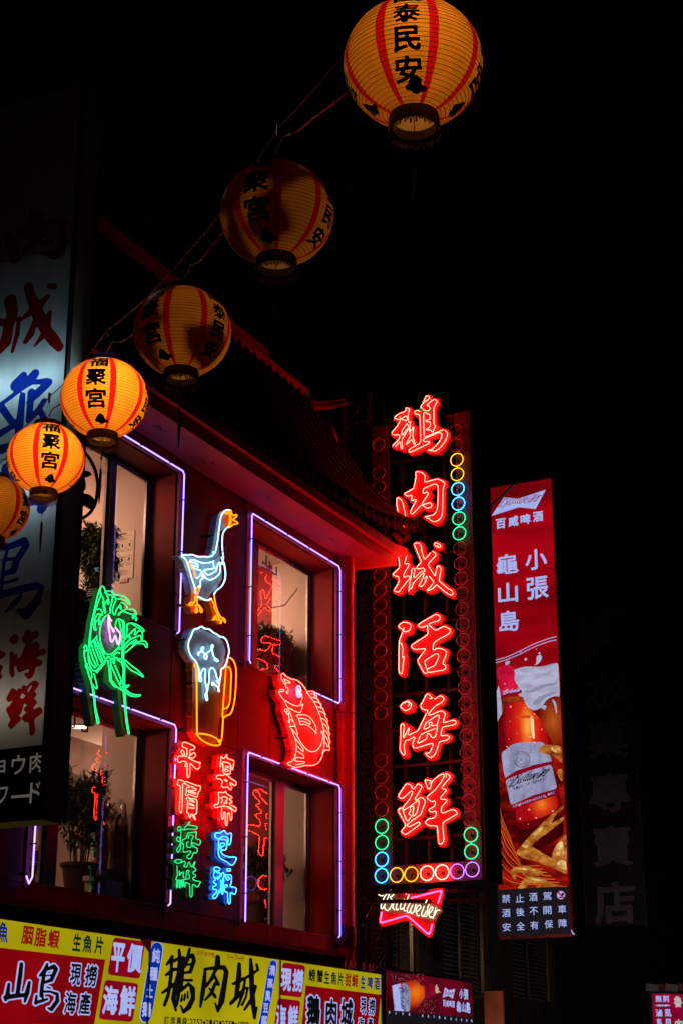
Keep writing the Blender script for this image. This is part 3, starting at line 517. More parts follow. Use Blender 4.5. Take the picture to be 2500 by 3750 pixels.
# windows
gl = M['gl']
WINS = {'ul': [(14.15, 15.36), (15.46, 16.22)], 'ur': [(18.06, 18.82), (18.94, 20.52)], 'll': [(13.76, 14.49), (14.68, 16.22)], 'lr': [(18.06, 19.52), (19.76, 20.52)]}
for k, (x0, x1, z0, z1) in OPEN.items():
    wd = MB()
    # light trim strips round the opening that catch the violet light
    for a, b in (((x0-.065, 9.975, z0-.07), (x0-.005, 10.0, z1+.07)), ((x1+.005, 9.975, z0-.07), (x1+.065, 10.0, z1+.07)), ((x0-.005, 9.975, z1+.005), (x1+.005, 10.0, z1+.07))): wd.box(a, b)
    fr = MB(); ya, yb = 10.36, 10.43
    fr.box((x0, ya, z1-.05), (x1, yb, z1)); fr.box((x0, ya, z0), (x1, yb, z0+.06)); fr.box((x0, ya, z0+.06), (x0+.04, yb, z1-.05)); fr.box((x1-.04, ya, z0+.06), (x1, yb, z1-.05))
    ps = WINS[k]; fr.box((ps[0][1], ya-.02, z0+.06), (ps[1][0], yb, z1-.05))
    if k == 'ul': fr.box((x0+.04, ya, z0+.06), (14.15, yb, z1-.05))
    win = fr.build('window', mat('dark bronze window frame', (.10, .08, .08), (.05, .04, .04), .35, .5), bld); split_build(wd, 'trim', mat('maroon window trim', (.30, .05, .12), (.2, .03, .08), .45), win)
    f2 = MB()
    for a, b in ps:
        f2.box((a, 10.385, z0+.06), (a+.028, 10.415, z1-.05)); f2.box((b-.035, 10.385, z0+.06), (b, 10.415, z1-.05)); f2.box((a+.028, 10.385, z1-.075), (b-.035, 10.415, z1-.05))
    split_build(f2, 'sash', M['metal'], win)
    for a, b in ps: MB().add([(a+.02, 10.40, z0+.05), (b-.02, 10.40, z0+.05), (b-.02, 10.40, z1-.06), (a+.02, 10.40, z1-.06)], [(0, 1, 2, 3)]).build('pane', gl, win)
    MB().box((x0, 10.0, z0-.03), (x1, 10.36, z0)).build('sill', M['wall'], win)
# column
c = MB(); c.lathe([(.145, 2.6), (.145, 4.4)], (20.82, 9.98, 0), 40); c.lathe([(.146, 4.41), (.146, 6.6)], (20.82, 9.98, 0), 40); c.lathe([(.145, 6.61), (.145, 8.5)], (20.82, 9.98, 0), 40)
col = c.build('column', M['column'], bld, smooth=True)
c = MB(); c.lathe([(.15, 8.5), (.156, 8.505), (.156, 8.73), (.15, 8.735), (.15, 8.87)], (20.82, 9.98, 0), 40)
for k in range(12):
    a = 2*PI*k/12; p = Vector((20.82+.158*math.cos(a), 9.98+.158*math.sin(a), 8.54)); c.box(p-Vector((.006, .006, .006)), p+Vector((.006, .006, .006)))
c.build('collar', M['column'], col)
c = MB(); c.lathe([(.15, 3.45), (.165, 3.452), (.165, 3.72), (.15, 3.73)], (20.82, 9.98, 0), 40); c.build('band', M['fixture'], col)
# eaves
s = MB(); s.box((XL, 9.46, 8.87), (21.30, 10.6, 9.03)); s.add([(21.30, 9.46, 8.87), (21.62, 9.50, 8.93), (21.55, 10.6, 8.93), (21.30, 10.6, 8.87), (21.30, 9.46, 9.03), (21.62, 9.50, 9.05), (21.55, 10.6, 9.05), (21.30, 10.6, 9.03)], [(0, 3, 2, 1), (4, 5, 6, 7), (0, 1, 5, 4), (1, 2, 6, 5), (2, 3, 7, 6)])
s.build('soffit', M['soffit'], bld)
s = MB(); s.box((XL, 9.38, 9.034), (21.3, 10.6, 9.16)); s.add([(21.30, 9.38, 9.034), (21.8, 9.40, 9.12), (21.75, 10.6, 9.12), (21.30, 10.6, 9.034), (21.30, 9.38, 9.16), (21.8, 9.40, 9.23), (21.75, 10.6, 9.23), (21.30, 10.6, 9.16)], [(0, 3, 2, 1), (4, 5, 6, 7), (0, 1, 5, 4), (1, 2, 6, 5), (2, 3, 7, 6)])
s.build('fascia', M['soffit'], bld)
for (x, y, rr) in ((14.9, 9.75, .05), (15.3, 9.7, .09), (16.6, 9.72, .05), (16.5, 9.8, .04), (18.0, 9.7, .04), (19.9, 9.72, .06), (19.2, 9.85, .03)):
    me = blob([], [[(0, 0, rr*.35), (rr, rr*.3, rr*.2), (rr*1.6, -rr*.2, rr*.12)], [(0, 0, rr*.3), (-rr*.6, rr*.5, rr*.1)]], .01, .004, lambda u, v, w_, x=x, y=y: (x+u*1.3, y+v, 8.868)); me.name = 'peeled_patch'
    link('peeled_patch', me, M['black'], bld)
def eave_lift(x): return .32*max(0, (x-19.6)/2.2)**2
prof = [(9.28, 9.27), (9.5, 9.44), (9.8, 9.74), (10.1, 10.14), (10.4, 10.64), (10.7, 11.22), (11.0, 11.86)]
rs = MB(); xs = [6+i*.5 for i in range(33)]
vs = [(x, y, z+eave_lift(x)*(1-i/6.)) for x in xs for i, (y, z) in enumerate(prof)]
n = len(prof); rs.add(vs, [(a*n+i, (a+1)*n+i, (a+1)*n+i+1, a*n+i+1) for a in range(len(xs)-1) for i in range(n-1)])
vs2 = [(x, y, z-.12) for x, y, z in vs]; rs.add(vs2, [(a*n+i, a*n+i+1, (a+1)*n+i+1, (a+1)*n+i) for a in range(len(xs)-1) for i in range(n-1)])
roof = rs.build('roof', M['tile'], bld)
x = 10.2
tl = None
while x < 21.95:
    L0 = eave_lift(x)
    if x < 19.5:
        if tl is None:
            t_ = MB(); t_.tube([(0, y, z+.02) for y, z in prof], .062, 8)
            t_.lathe([(.075, 0), (.075, .02)], (0, 0, 0), 10)
            # turn the end disc to face the street
            k0 = len(t_.v)-20
            for q in range(k0, len(t_.v)): vx, vy, vz = t_.v[q]; t_.v[q] = (vx, 9.27-vz, 9.29+vy)
            t_.add([(-.11, 9.275, 9.27), (.11, 9.275, 9.27), (.11, 9.265, 9.20), (0, 9.262, 9.13), (-.11, 9.265, 9.20)], [(0, 1, 2, 3, 4)])
            tl = t_.mesh('tile')
        o = link('tile', tl, M['tile'], None); o.location = (x, 0, 0)
        o.parent = roof; o.matrix_parent_inverse = roof.matrix_parent_inverse
        o.matrix_parent_inverse = Matrix.Translation(-bld.location)
        o.matrix_parent_inverse = Matrix()
    else:
        t_ = MB(); t_.tube([(x, y, z+.02+L0*(1-i/6.)) for i, (y, z) in enumerate(prof)], .062, 8)
        t_.add([(x-.11, 9.275, 9.27+L0), (x+.11, 9.275, 9.27+L0), (x+.11, 9.265, 9.20+L0), (x, 9.262, 9.13+L0), (x-.11, 9.265, 9.20+L0)], [(0, 1, 2, 3, 4)])
        t_.build('tile', M['tile'], roof)
    x += .235
r_ = MB(); ridge_mat = mat('red clay ridge', (.22, .035, .03), (.12, .02, .018), .7, spec=.2)
r_.box((8, 10.95, 11.84), (21.6, 11.2, 11.98)); r_.tube([(8, 11.05, 12.0), (21.6, 11.05, 12.0)], .07, 8)
r_.box((8, 11.6, 12.2), (21.5, 11.75, 12.75)); split_build(r_, 'ridge', ridge_mat, bld)
hip = [onX(1125, 1500, 21.6), onX(1165, 1600, 21.62), onX(1216, 1701, 21.66), onX(1265, 1775, 21.7), onX(1320, 1839, 21.78), onX(1385, 1890, 21.86), onX(1445, 1925, 21.95)]
for k, (dx, dy, rr) in enumerate(((0, 0, .05), (.22, 0, .045), (.42, .05, .04), (-.25, .02, .035))):
    MB().tube([p+Vector((dx*(1-i/8), dy, .03*k)) for i, p in enumerate(hip)], rr, 8).build('hip_ridge', ridge_mat, bld, smooth=True)
MB().tube([onX(1095, 1480, 21.4), onX(1150, 1492, 21.6), onX(1215, 1490, 21.8), onX(1282, 1474, 22.0)], [.05, .05, .035, .01], 8).build('ridge_tip', ridge_mat, bld)
MB().tube([onX(1075, 1450, 21.4), onX(1130, 1476, 21.6), onX(1200, 1474, 21.8), onX(1260, 1462, 22.0)], [.03, .04, .03, .01], 8).build('ridge_tip', ridge_mat, bld)
MB().tube([onX(1215, 1560, 21.75), onX(1225, 1590, 21.75), onX(1228, 1625, 21.75)], [.01, .03, .045], 6).build('roof_finial', ridge_mat, bld)
ec = MB()
ec.tube([onX(1455, 1925, 21.95), onX(1478, 1945, 22.0), onX(1492, 1962, 22.02), onX(1480, 1978, 22.0), onX(1462, 1975, 21.98)], [.05, .06, .05, .05, .03], 8)
ec.tube([onX(1440, 1950, 21.9), onX(1462, 1975, 21.95), onX(1466, 2000, 21.95)], [.05, .05, .02], 8)
ec.build('eave_finial', ridge_mat, bld)

# rooms
def room(z0, z1, nm, lab):
    r = empty(nm, None, None, None, loc=(17, 12, z0))
    return r
rm = MB()
for z0, z1 in ((2.95, 6.02), (6.14, 8.86)):
    rm.box((10.0, 15.0, z0), (20.95, 15.1, z1)); rm.box((9.9, 10.45, z0), (10.0, 15.1, z1))
split_build(rm, 'room_wall', M['cream'], bld)
cl = MB(); cl.box((10, 10.45, 6.02), (20.6, 15, 6.10)); cl.box((10, 10.45, 8.862), (20.6, 15, 8.868)); split_build(cl, 'ceiling', M['ceil'], bld)
fl = MB(); fl.box((10, 10.45, 2.87), (20.6, 15, 2.95)); fl.box((10, 10.45, 6.11), (20.6, 15, 6.16)); split_build(fl, 'room_floor', M['room_floor'], bld)
pl = MB()
pl.box((16.33, 10.45, 2.95), (17.95, onX(374, 2710, 16.33).y, 6.02)); pl.box((16.33, 10.45, 6.16), (17.95, 11.45, 8.862))
pl.box((20.575, 10.455, 2.96), (20.597, 11.0, 6.015)); pl.box((20.575, 10.455, 6.165), (20.597, 11.0, 8.858)); pl.box((20.575, 11.6, 2.96), (20.597, 14.9, 6.015))
split_build(pl, 'inner_pier', M['cream'], bld)
bm_ = MB()
bm_.box((10, 12.6, 5.55), (20.6, 12.95, 6.02)); bm_.box((10, 12.9, 8.45), (20.6, 13.2, 8.862)); bm_.box((10, 13.9, 5.3), (20.6, 14.2, 5.6))
split_build(bm_, 'ceiling_beam', mat('brown ceiling beam', (.30, .22, .18), (.2, .15, .12), .6), bld)
wb = emit('warm strip light', (1, .68, .42), 3.2)
for i, (a, b) in enumerate((((13.2, 12.86, 8.40), (16.2, 12.9, 8.43)), ((17.9, 12.86, 8.40), (21.3-.8, 12.9, 8.43)))):
    o = MB().box(a, b).build('cove_light', wb); tag(o, ['warm cove strip light glowing behind the plant in the upper left window', 'warm cove strip light glowing across the ceiling of the upper right window'][i], 'light', 'cove strip lights in the upper room')
def area(name, loc, size, power, color, rot=(0, 0, 0), sy=None):
    l = bpy.data.lights.new(name, 'AREA'); l.energy = power; l.color = color; l.size = size
    if sy: l.shape = 'RECTANGLE'; l.size_y = sy
    o = bpy.data.objects.new(name, l); COL.objects.link(o); o.location = loc; o.rotation_euler = rot; return o
def point(name, loc, r, power, color, parent=None):
    l = bpy.data.lights.new(name, 'POINT'); l.energy = power; l.color = color; l.shadow_soft_size = r
    o = bpy.data.objects.new(name, l); COL.objects.link(o); o.location = loc
    if parent: o.parent = parent; o.matrix_parent_inverse = Matrix.Translation(-parent.location)
    return o
WARM = (1, .54, .36)
def downlight(x, y, z, label, power, em=9):
    e = empty('ceiling_light', label, 'light', 'round downlights in the restaurant ceilings', loc=(x, y, z))
    MB().lathe([(.0, -.006), (.11, -.006), (.11, -.004)], (x, y, z), 24).build('diffuser', emit('warm lamp diffuser', (1, .80, .58), em), e)
    MB().lathe([(.11, 0), (.11, -.014), (.13, -.012), (.135, 0)], (x, y, z), 24).build('rim', M['metal'], e)
    area('downlight_lamp', (x, y, z-.02), .2, power, WARM).parent = None
    return e
def onZ(x, y, z):
    d = ray(x, y); return d*((z-CAMZ)/d.z)+Vector((0, 0, CAMZ))
p = onZ(290, 2663, 6.01); downlight(p.x, p.y, 6.02, 'round downlight glowing at the top of the lower left window', 10)
p = onZ(940, 2887, 6.01); downlight(p.x, p.y, 6.02, 'round downlight glowing at the top of the lower right window', 5)
downlight(18.0, 13.6, 6.02, 'round downlight deep inside the lower room behind the plant', 8)
point('upper_room_lamp', (14.6, 12.3, 8.15), .25, 105, WARM); point('upper_room_lamp', (18.6, 12.2, 8.2), .25, 120, WARM)
area('upper_room_panel', (19.2, 11.9, 8.84), .8, 90, WARM); area('upper_room_panel', (15.0, 11.9, 8.84), .8, 60, WARM)
point('lower_room_lamp', (14.5, 12.2, 5.35), .25, 75, WARM); point('lower_room_lamp', (19.0, 12.3, 5.3), .25, 42, WARM)

# hooks on the window heads
for (x, z, k) in ((18.95+.5, 8.55, 0), (19.55, 8.5, 1), (19.75, 8.48, 2), (14.6, 5.47, 3), (15.1, 5.46, 4), (15.35, 5.46, 5)):
    o = MB().tube([(x, 10.5, z+.05), (x, 10.5, z-.07), (x-.10, 10.5, z-.08), (x-.10, 10.5, z-.05)], .012, 5).build('curtain_hook', M['dark_metal'])
    tag(o, ['dark curtain hook, leftmost of three inside the upper right window head', 'dark curtain hook, middle of three inside the upper right window head', 'dark curtain hook, rightmost of three inside the upper right window head', 'dark curtain hook nearest the downlight in the lower left window', 'dark curtain hook in the middle of the lower left window head', 'dark curtain hook beside the violet reflection in the lower left window'][k], 'hook', 'curtain hooks inside the window heads')
o = MB().tube([(20.5, 10.55, 8.42), (20.2, 10.6, 8.1), (19.8, 10.7, 7.95), (19.4, 10.9, 8.0), (19.1, 11.2, 8.15), (18.9, 11.6, 8.4)], .008, 5).build('sagging_cable', M['cable']); tag(o, 'thin black cable sagging inside the upper right window', 'cable')

# plants
def plant(x, y, z, h, spread, label, n=900, seed=1, pr=.26, ph=.42, lean=0):
    rnd = random.Random(seed)
    e = empty('potted_plant', label, 'plant', 'bamboo palms in pots behind the windows', loc=(x, y, z))
    q = MB(); q.lathe([(pr*.72, 0), (pr*.95, ph*.88), (pr*1.08, ph*.9), (pr*1.1, ph), (pr*.98, ph), (pr*.9, ph*.85), (0, ph*.85)], (x, y, z), 28); q.build('pot', M['pot'], e, smooth=False)
    st = MB(); tips = []
    for k in range(11):
        a = rnd.uniform(0, 2*PI); r0 = rnd.uniform(.02, .12); R = rnd.uniform(.1, spread); hh = h*rnd.uniform(.6, 1)
        pts = [(x+r0*math.cos(a), y+r0*math.sin(a), z+ph*.85), (x+(r0+R*.25)*math.cos(a), y+(r0+R*.25)*math.sin(a), z+ph+hh*.4), (x+lean*hh+(r0+R*.8)*math.cos(a), y+(r0+R*.8)*math.sin(a), z+ph+hh)]
        st.tube(pts, [.009, .007, .004], 5); tips.append([Vector(p_) for p_ in pts])
    st.build('stem', M['leaf'], e)
    lf = MB()
    for k in range(n):
        t = rnd.choice(tips); f = rnd.uniform(.35, 1.05)
        c0 = t[1].lerp(t[2], f) if f > .4 else t[0].lerp(t[1], .9)
        d = Vector((rnd.gauss(0, 1), rnd.gauss(0, 1), rnd.gauss(0, .7)))
        c0 = c0+d*spread*.26
        a = Vector((rnd.gauss(0, 1), rnd.gauss(0, 1), rnd.gauss(-.3, .7))).normalized(); b = a.orthogonal().normalized()
        L_ = rnd.uniform(.07, .15); wd_ = rnd.uniform(.008, .018)
        for s_ in (0, .9, -.9):
            aa = (a+b*s_).normalized(); bb = aa.cross(Vector((0, 0, 1))); bb = bb.normalized() if bb.length > .05 else b
            lf.add([c0, c0+aa*L_*.4+bb*wd_, c0+aa*L_, c0+aa*L_*.4-bb*wd_], [(0, 1, 2, 3)])
    o = lf.build('foliage', M['leaf'], e); return e
p = onY(292, 3165, 10.72); plant(p.x, p.y, p.z-.36, .98, .22, 'tall bushy bamboo palm in a wide pot behind the lower left window', 1900, 3, .20, .36)
p = onY(950, 3302, 10.74); plant(p.x, p.y, p.z-.36, .72, .26, 'bamboo palm in a pot behind the violet-framed lower right window', 1500, 5, .20, .36)
p = onY(352, 2240, 10.68); plant(p.x, p.y, p.z-.30, 1.05, .16, 'dark bamboo palm filling the left pane of the upper left window', 2200, 8, .16, .30)
p = onY(992, 2470, 10.72); plant(p.x, p.y, p.z-.30, .72, .24, 'dark bamboo palm standing in the upper right window', 2000, 11, .18, .30)
# speaker-like cabinet silhouettes in the upper right window
o = MB().box((20.32, 10.62, 6.72), (20.54, 10.95, 7.62)).build('cabinet', mat('dark brown cabinet', (.05, .03, .03), (.03, .02, .02), .6)); tag(o, 'dark tall cabinet behind the right pane of the upper right window', 'cabinet')

# fire extinguishers in clear bags
def extinguisher(x, y, z, label):
    e = empty('fire_extinguisher', label, 'fire extinguisher', 'bagged fire extinguishers behind the lower left window', loc=(x, y, z))
    red = mat('red extinguisher paint', (.5, .03, .025), (.4, .02, .02), .3, bump=0)
    MB().lathe([(0, 0), (.085, .0), (.09, .02), (.09, .50), (.075, .56), (.03, .60), (.03, .63)], (x, y, z), 24).build('cylinder', red, e, smooth=True)
    MB().lathe([(.0915, .12), (.0915, .40)], (x, y, z), 24).build('label_band', mat('white paper label', (.7, .66, .6), (.5, .45, .4), .6, scale=25), e)
    MB().box((x-.03, y-.03, z+.63), (x+.03, y+.03, z+.68)).bar((x-.02, y, z+.67), (x+.16, y, z+.76), .022).bar((x-.02, y, z+.64), (x+.15, y, z+.68), .02).build('handle', M['dark_metal'], e)
    MB().tube([(x-.03, y, z+.65), (x-.11, y, z+.58), (x-.115, y, z+.35), (x-.10, y, z+.15)], .012, 6).build('hose', M['cable'], e)
    b_ = MB(); pf = []
    n_ = 26
    for j in range(15):
        zz = j/14*.82; rr = .115 if j < 10 else .115-.06*((j-9)/5)
        pf.append([(x+(rr+random.uniform(-.012, .014))*math.cos(2*PI*k/n_), y+(rr+random.uniform(-.012, .014))*math.sin(2*PI*k/n_), z+zz) for k in range(n_)])
    b_.add([p for row in pf for p in row], [(j*n_+k, j*n_+(k+1) % n_, (j+1)*n_+(k+1) % n_, (j+1)*n_+k) for j in range(14) for k in range(n_)])
    b_.build('plastic_bag', glassmat('clear plastic bag', (.97, .97, .97), .03, .06), e)
p = onY(362, 3195, 10.80); extinguisher(p.x, p.y, p.z, 'fire extinguisher in a clear bag, left one of the pair beside the palm')
p2 = onY(438, 3195, 10.66); extinguisher(p2.x, p2.y, p2.z, 'fire extinguisher in a clear bag, right one beside the steel window sash')
o = MB().box((p.x-.2, 10.54, 3.6), (16.30, 10.95, p.z-.003)).build('counter', M['dark_metal']); tag(o, 'dark low cabinet carrying the fire extinguishers', 'cabinet')
e = empty('storage_box', 'white plastic storage box with lid in the lower left window corner', 'box', loc=(15.9, 10.5, 3.62))
whp = mat('translucent white plastic', (.5, .46, .45), (.42, .38, .38), .35, bump=0)
MB().box((15.50, 10.455, 3.6), (16.18, 10.535, 3.78)).build('tub', whp, e); MB().box((15.46, 10.45, 3.78), (16.2, 10.537, 3.83)).build('lid', whp, e)
# fans
def fan(x, y, z, R, label, blade):
    e = empty('desk_fan', label, 'fan', 'electric fans behind the lower windows', loc=(x, y, z))
    g = MB()
    for k in range(28):
        a = 2*PI*k/28; g.tube([(x+.04*math.cos(a), y-.07, z+.04*math.sin(a)), (x+R*.8*math.cos(a), y-.06, z+R*.8*math.sin(a)), (x+R*math.cos(a), y-.02, z+R*math.sin(a)), (x+R*.8*math.cos(a), y+.06, z+R*.8*math.sin(a))], .0022, 4)
    for rr, yy in ((R, -.02), (R*.8, -.062), (R*.5, -.068), (.05, -.07)):
        g.tube([(x+rr*math.cos(2*PI*k/32), y+yy, z+rr*math.sin(2*PI*k/32)) for k in range(32)], .005, 5, closed=True)
    g.build('guard', M['dark_metal'], e)
    for k in range(4):
        a = 2*PI*k/4+.4; b_ = MB()
        pts = [(R*.15, -.1), (R*.5, -.42), (R*.82, -.25), (R*.85, .25), (R*.5, .4), (R*.15, .12)]
        b_.add([(x+r*math.cos(a+t), y+.03*t, z+r*math.sin(a+t)) for r, t in pts], [tuple(range(6))]); b_.build('blade', blade, e)
    MB().lathe([(0, -.03), (.05, -.03), (.06, .02), (.05, .12), (0, .13)], (0, 0, 0), 16).build('motor', M['dark_metal'], None)
    o = bpy.context.scene.objects[-1] if False else COL.objects[-1]
    o.rotation_euler = (-PI/2, 0, 0); o.location = (x, y, z); o.parent = e; o.matrix_parent_inverse = Matrix.Translation(-e.location)
    MB().tube([(x, y+.06, z), (x, y+.06, z-.6)], .02, 8).build('stand', M['dark_metal'], e)
p = onY(142, 3170, 11.0); fan(p.x, p.y, p.z, .20, 'black electric fan at the left end of the lower left window', M['dark_metal'])
p = onY(985, 3350, 11.0); fan(p.x, p.y, p.z, .16, 'electric fan with amber blades beside the lower right palm pot', mat('amber plastic blade', (.6, .25, .05), (.5, .2, .04), .3, bump=0))
# wall posters (on the inner piers, facing the street corner)
def poster(X, yr, yl, z0, z1, label):
    e = empty('paper_notice', label, 'notice', 'paper notices on the inner piers', loc=(X, yr, z0))
    MB().box((X, yl, z0), (X-.004, yr, z1)).build('sheet', mat('cream paper', (.72, .62, .5), (.66, .56, .44), .7, bump=0), e)
    ink = MB(); W_ = yl-yr; H_ = z1-z0
    def r_(u0, v0, u1, v1): ink.box((X-.0045, yl-u0*W_, z1-v0*H_), (X-.0055, yl-u1*W_, z1-v1*H_))
    r_(.35, .03, .65, .06); r_(.1, .09, .9, .095)
    for row in range(2):
        for c_ in range(3):
            u, v = .06+.31*c_, .22+.30*row
            for q in ((u, v, u+.26, v+.004), (u, v+.15, u+.26, v+.154), (u, v, u+.008, v+.15), (u+.252, v, u+.26, v+.154)): r_(*q)
            r_(u+.09, v+.04, u+.16, v+.11)
            for t in range(3): r_(u, v+.17+.015*t, u+.26-.05*(t % 2), v+.174+.015*t)
    for t in range(7): r_(.06, .115+.012*t, .55+.3*((t*7) % 3)/3, .119+.012*t)
    for t in range(6): r_(.08, .82+.02*t, .7+.2*((t*5) % 3)/3, .825+.02*t)
    ink.build('ink_lines', M['black'], e)
a = onX(418, 1915, 16.325); b = onX(488, 2080, 16.325)
poster(16.325, b.y, a.y+.02, 7.45, 8.05, 'cream notice with drawn panels on the pier in the upper left window')
a = onX(1036, 3140, 20.59); b = onX(1089, 3310, 20.59)
poster(20.59, b.y, a.y, 4.05, 4.75, 'pale notice with a table of text on the pier in the lower right window')
e = empty('light_switch', 'white switch plate under the notice in the upper left window', 'switch', loc=(16.32, 10.7, 7.2))
q = onX(452, 2123, 16.32); MB().box((16.315, q.y-.06, q.z-.03), (16.33, q.y+.06, q.z+.03)).build('plate', M['ceil'], e); MB().box((16.31, q.y-.035, q.z-.018), (16.315, q.y+.035, q.z+.018)).build('rocker', M['cream'], e)

# ================================================================== VIOLET WINDOW OUTLINES
def outline(label, pts, extra=()):
    e = empty('neon_window_outline', label, 'neon light', 'violet neon outlines round the windows', loc=(pts[0][0], 9.93, pts[0][1]))
    b_ = MB(); b_.tube([(x, 9.925, z) for x, z in pts], .0085, 8); b_.build('neon_tube', M['purple_tube'], e, smooth=True)
    cl_ = MB(); el = MB()
    for (x0, z0), (x1, z1) in zip(pts, pts[1:]):
        Ln = math.hypot(x1-x0, z1-z0)
        if Ln < .3: continue
        k = max(2, int(Ln/.62))
        for i in range(k):
            t = (i+.5)/k; x = x0+(x1-x0)*t; z = z0+(z1-z0)*t
            cl_.box((x-.007, 9.91, z-.007), (x+.007, 10.0, z+.007)); cl_.box((x-.015, 9.908, z-.006), (x+.015, 9.942, z+.006))
    split_build(cl_, 'clip', M['dark_metal'], e)
    x, z = pts[-1]; x2, z2 = pts[0]
    el.box((x-.012, 9.93, z-.0), (x+.012, 9.99, z+.03)); el.box((x2-.012, 9.93, z2), (x2+.012, 9.99, z2+.03)); split_build(el, 'electrode', M['cable'], e)
outline('violet neon outline over and right of the upper left window', [(13.7, 8.67), (16.25, 8.675), (16.285, 8.64), (16.285, 6.69), (16.24, 6.66)])
outline('violet neon outline closed round the upper right window', [(18.02, 6.70), (17.985, 6.73), (17.985, 8.65), (18.01, 8.68), (20.54, 8.68), (20.59, 8.63), (20.59, 6.74), (20.55, 6.70), (19.8, 6.70)])
outline('violet neon outline over the lower left window below the lobster', [(13.60, 3.60), (13.65, 3.53), (13.70, 3.60), (13.70, 5.52), (13.74, 5.585), (16.25, 5.585), (16.29, 5.54), (16.285, 3.59), (16.24, 3.565)])
outline('violet neon outline round the lower right window under the fish', [(18.0, 3.54), (17.995, 5.54), (18.02, 5.575), (20.54, 5.565), (20.585, 5.52), (20.59, 3.58), (20.55, 3.555)])

# ================================================================== WALL NEON SIGNS
PYt = 9.80; ft = FY(0)
def wallsign(name, label, cat, group=None): return empty(name, label, cat, group, loc=(17, 9.9, 6))
def fy(Yp): return (lambda u, v, w: (u, Yp-w, v))
shift = lambda pm, du, dv=0: (lambda x, y: (pm(x, y)[0]+du, pm(x, y)[1]+dv))
pm = pxY(PYt)
def stand(e, pts, Y0=9.86, Y1=10.0):
    q = MB()
    for (x, y) in pts:
        u, v = pm(x, y); q.box((u-.012, Y0, v-.012), (u+.012, Y1, v+.012)); q.tube([(u-.05, Y1-.01, v+.03), (u-.02, Y0+.02, v), (u, Y0-.04, v)], .006, 4)
    split_build(q, 'bracket', M['dark_metal'], e)
# goose
e = empty('neon_goose_sign', 'white neon goose with yellow legs and beak on a grey backing, between the upper windows', 'neon sign', loc=(17, 9.9, 7.5))
plate('backing', G['pw'], [], .03, fy(PYt), pm, -.05, .09, M['whiteplate'], e, .012)
plate('backing', G['py'], [], .02, fy(PYt), pm, -.047, .085, M['orangeplate'], e, .012, True)
neon('neon_tube', G['w'], fy(PYt), pm, 0, .0088, M['white_tube'], e)
neon('neon_tube', G['y'], fy(PYt), pm, 0, .0085, M['yellow_tube'], e)
stand(e, [(716, 2090), (820, 2200), (760, 2240), (790, 1960), (700, 2180), (820, 2020)])
q = MB()
for pts in ([(830, 1935), (860, 1940), (850, 1965), (825, 2010), (790, 2045)], [(880, 2010), (850, 1995), (830, 2010), (822, 2040), (820, 2060)]):
    q.tube([fy(9.74)(*pxY(9.74)(x, y), 0) for x, y in smooth2(pts, 6)], .005, 5)
split_build(q, 'wire', M['cable'], e, smooth=True)
# beer mug
e = empty('neon_beer_mug_sign', 'neon beer mug with white foam and yellow handle below the goose', 'neon sign', loc=(17, 9.9, 6))
plate('backing', B['pw'], [], .035, fy(PYt), pm, -.05, .09, M['whiteplate'], e, .012)
plate('backing', B['pb'], [], .02, fy(PYt), pm, -.054, .085, M['beerplate'], e, .014)
plate('backing', B['py'], [], .02, fy(PYt), pm, -.058, .08, M['orangeplate'], e, .014)
neon('neon_tube', B['w'], fy(PYt), pm, 0, .0088, M['white_tube'], e)
neon('neon_tube', B['y'], fy(PYt), pm, 0, .0085, M['yellow_tube'], e)
stand(e, [(690, 2340), (720, 2500), (830, 2360), (700, 2670), (860, 2460)])
# lobster
e = empty('neon_lobster_sign', 'green neon lobster with a violet belly hanging across the left windows', 'neon sign', loc=(14.5, 9.9, 6))
plate('backing', L['pg'], L['sg'], .03, fy(PYt), pm, -.06, .09, M['greenplate'], e, .014)
plate('backing', L['pp'], [], .01, fy(PYt), pm, -.055, .01, M['purpleplate'], e, .012)
neon('neon_tube', L['g'], fy(PYt), pm, 0, .0066, M['green_tube'], e, 3.5)
neon('neon_tube', L['p'], fy(PYt), pm, 0, .0088, M['pink_tube'], e)
stand(e, [(330, 2200), (310, 2350), (420, 2500), (440, 2330), (350, 2560), (300, 2430)])
q = MB()
for a_, b_ in (((305, 2480), (330, 2590)), ((425, 2510), (440, 2640))):
    p0 = fy(9.97)(*pxY(9.97)(*a_), 0); p1 = fy(9.97)(*pxY(9.97)(*b_), 0); q.bar(p0, p1, .06, .02)
split_build(q, 'bracket', M['greyside'], e)
# fish
e = empty('neon_fish_sign', 'red neon fish with a pink ringed eye above the lower right window', 'neon sign', loc=(19.6, 9.9, 5.8))
plate('backing', F['pr'], [], .012, fy(PYt), pm, -.05, .09, M['redplate'], e, .013)
neon('neon_tube', F['r'], fy(PYt), pm, 0, .0043, M['red_small'], e, 2.4)
neon('neon_tube', F['e'], fy(PYt), pm, .01, .010, M['pink_tube'], e, 2.5)
stand(e, [(1040, 2520), (1060, 2700), (1170, 2600), (1130, 2480), (1150, 2780)])
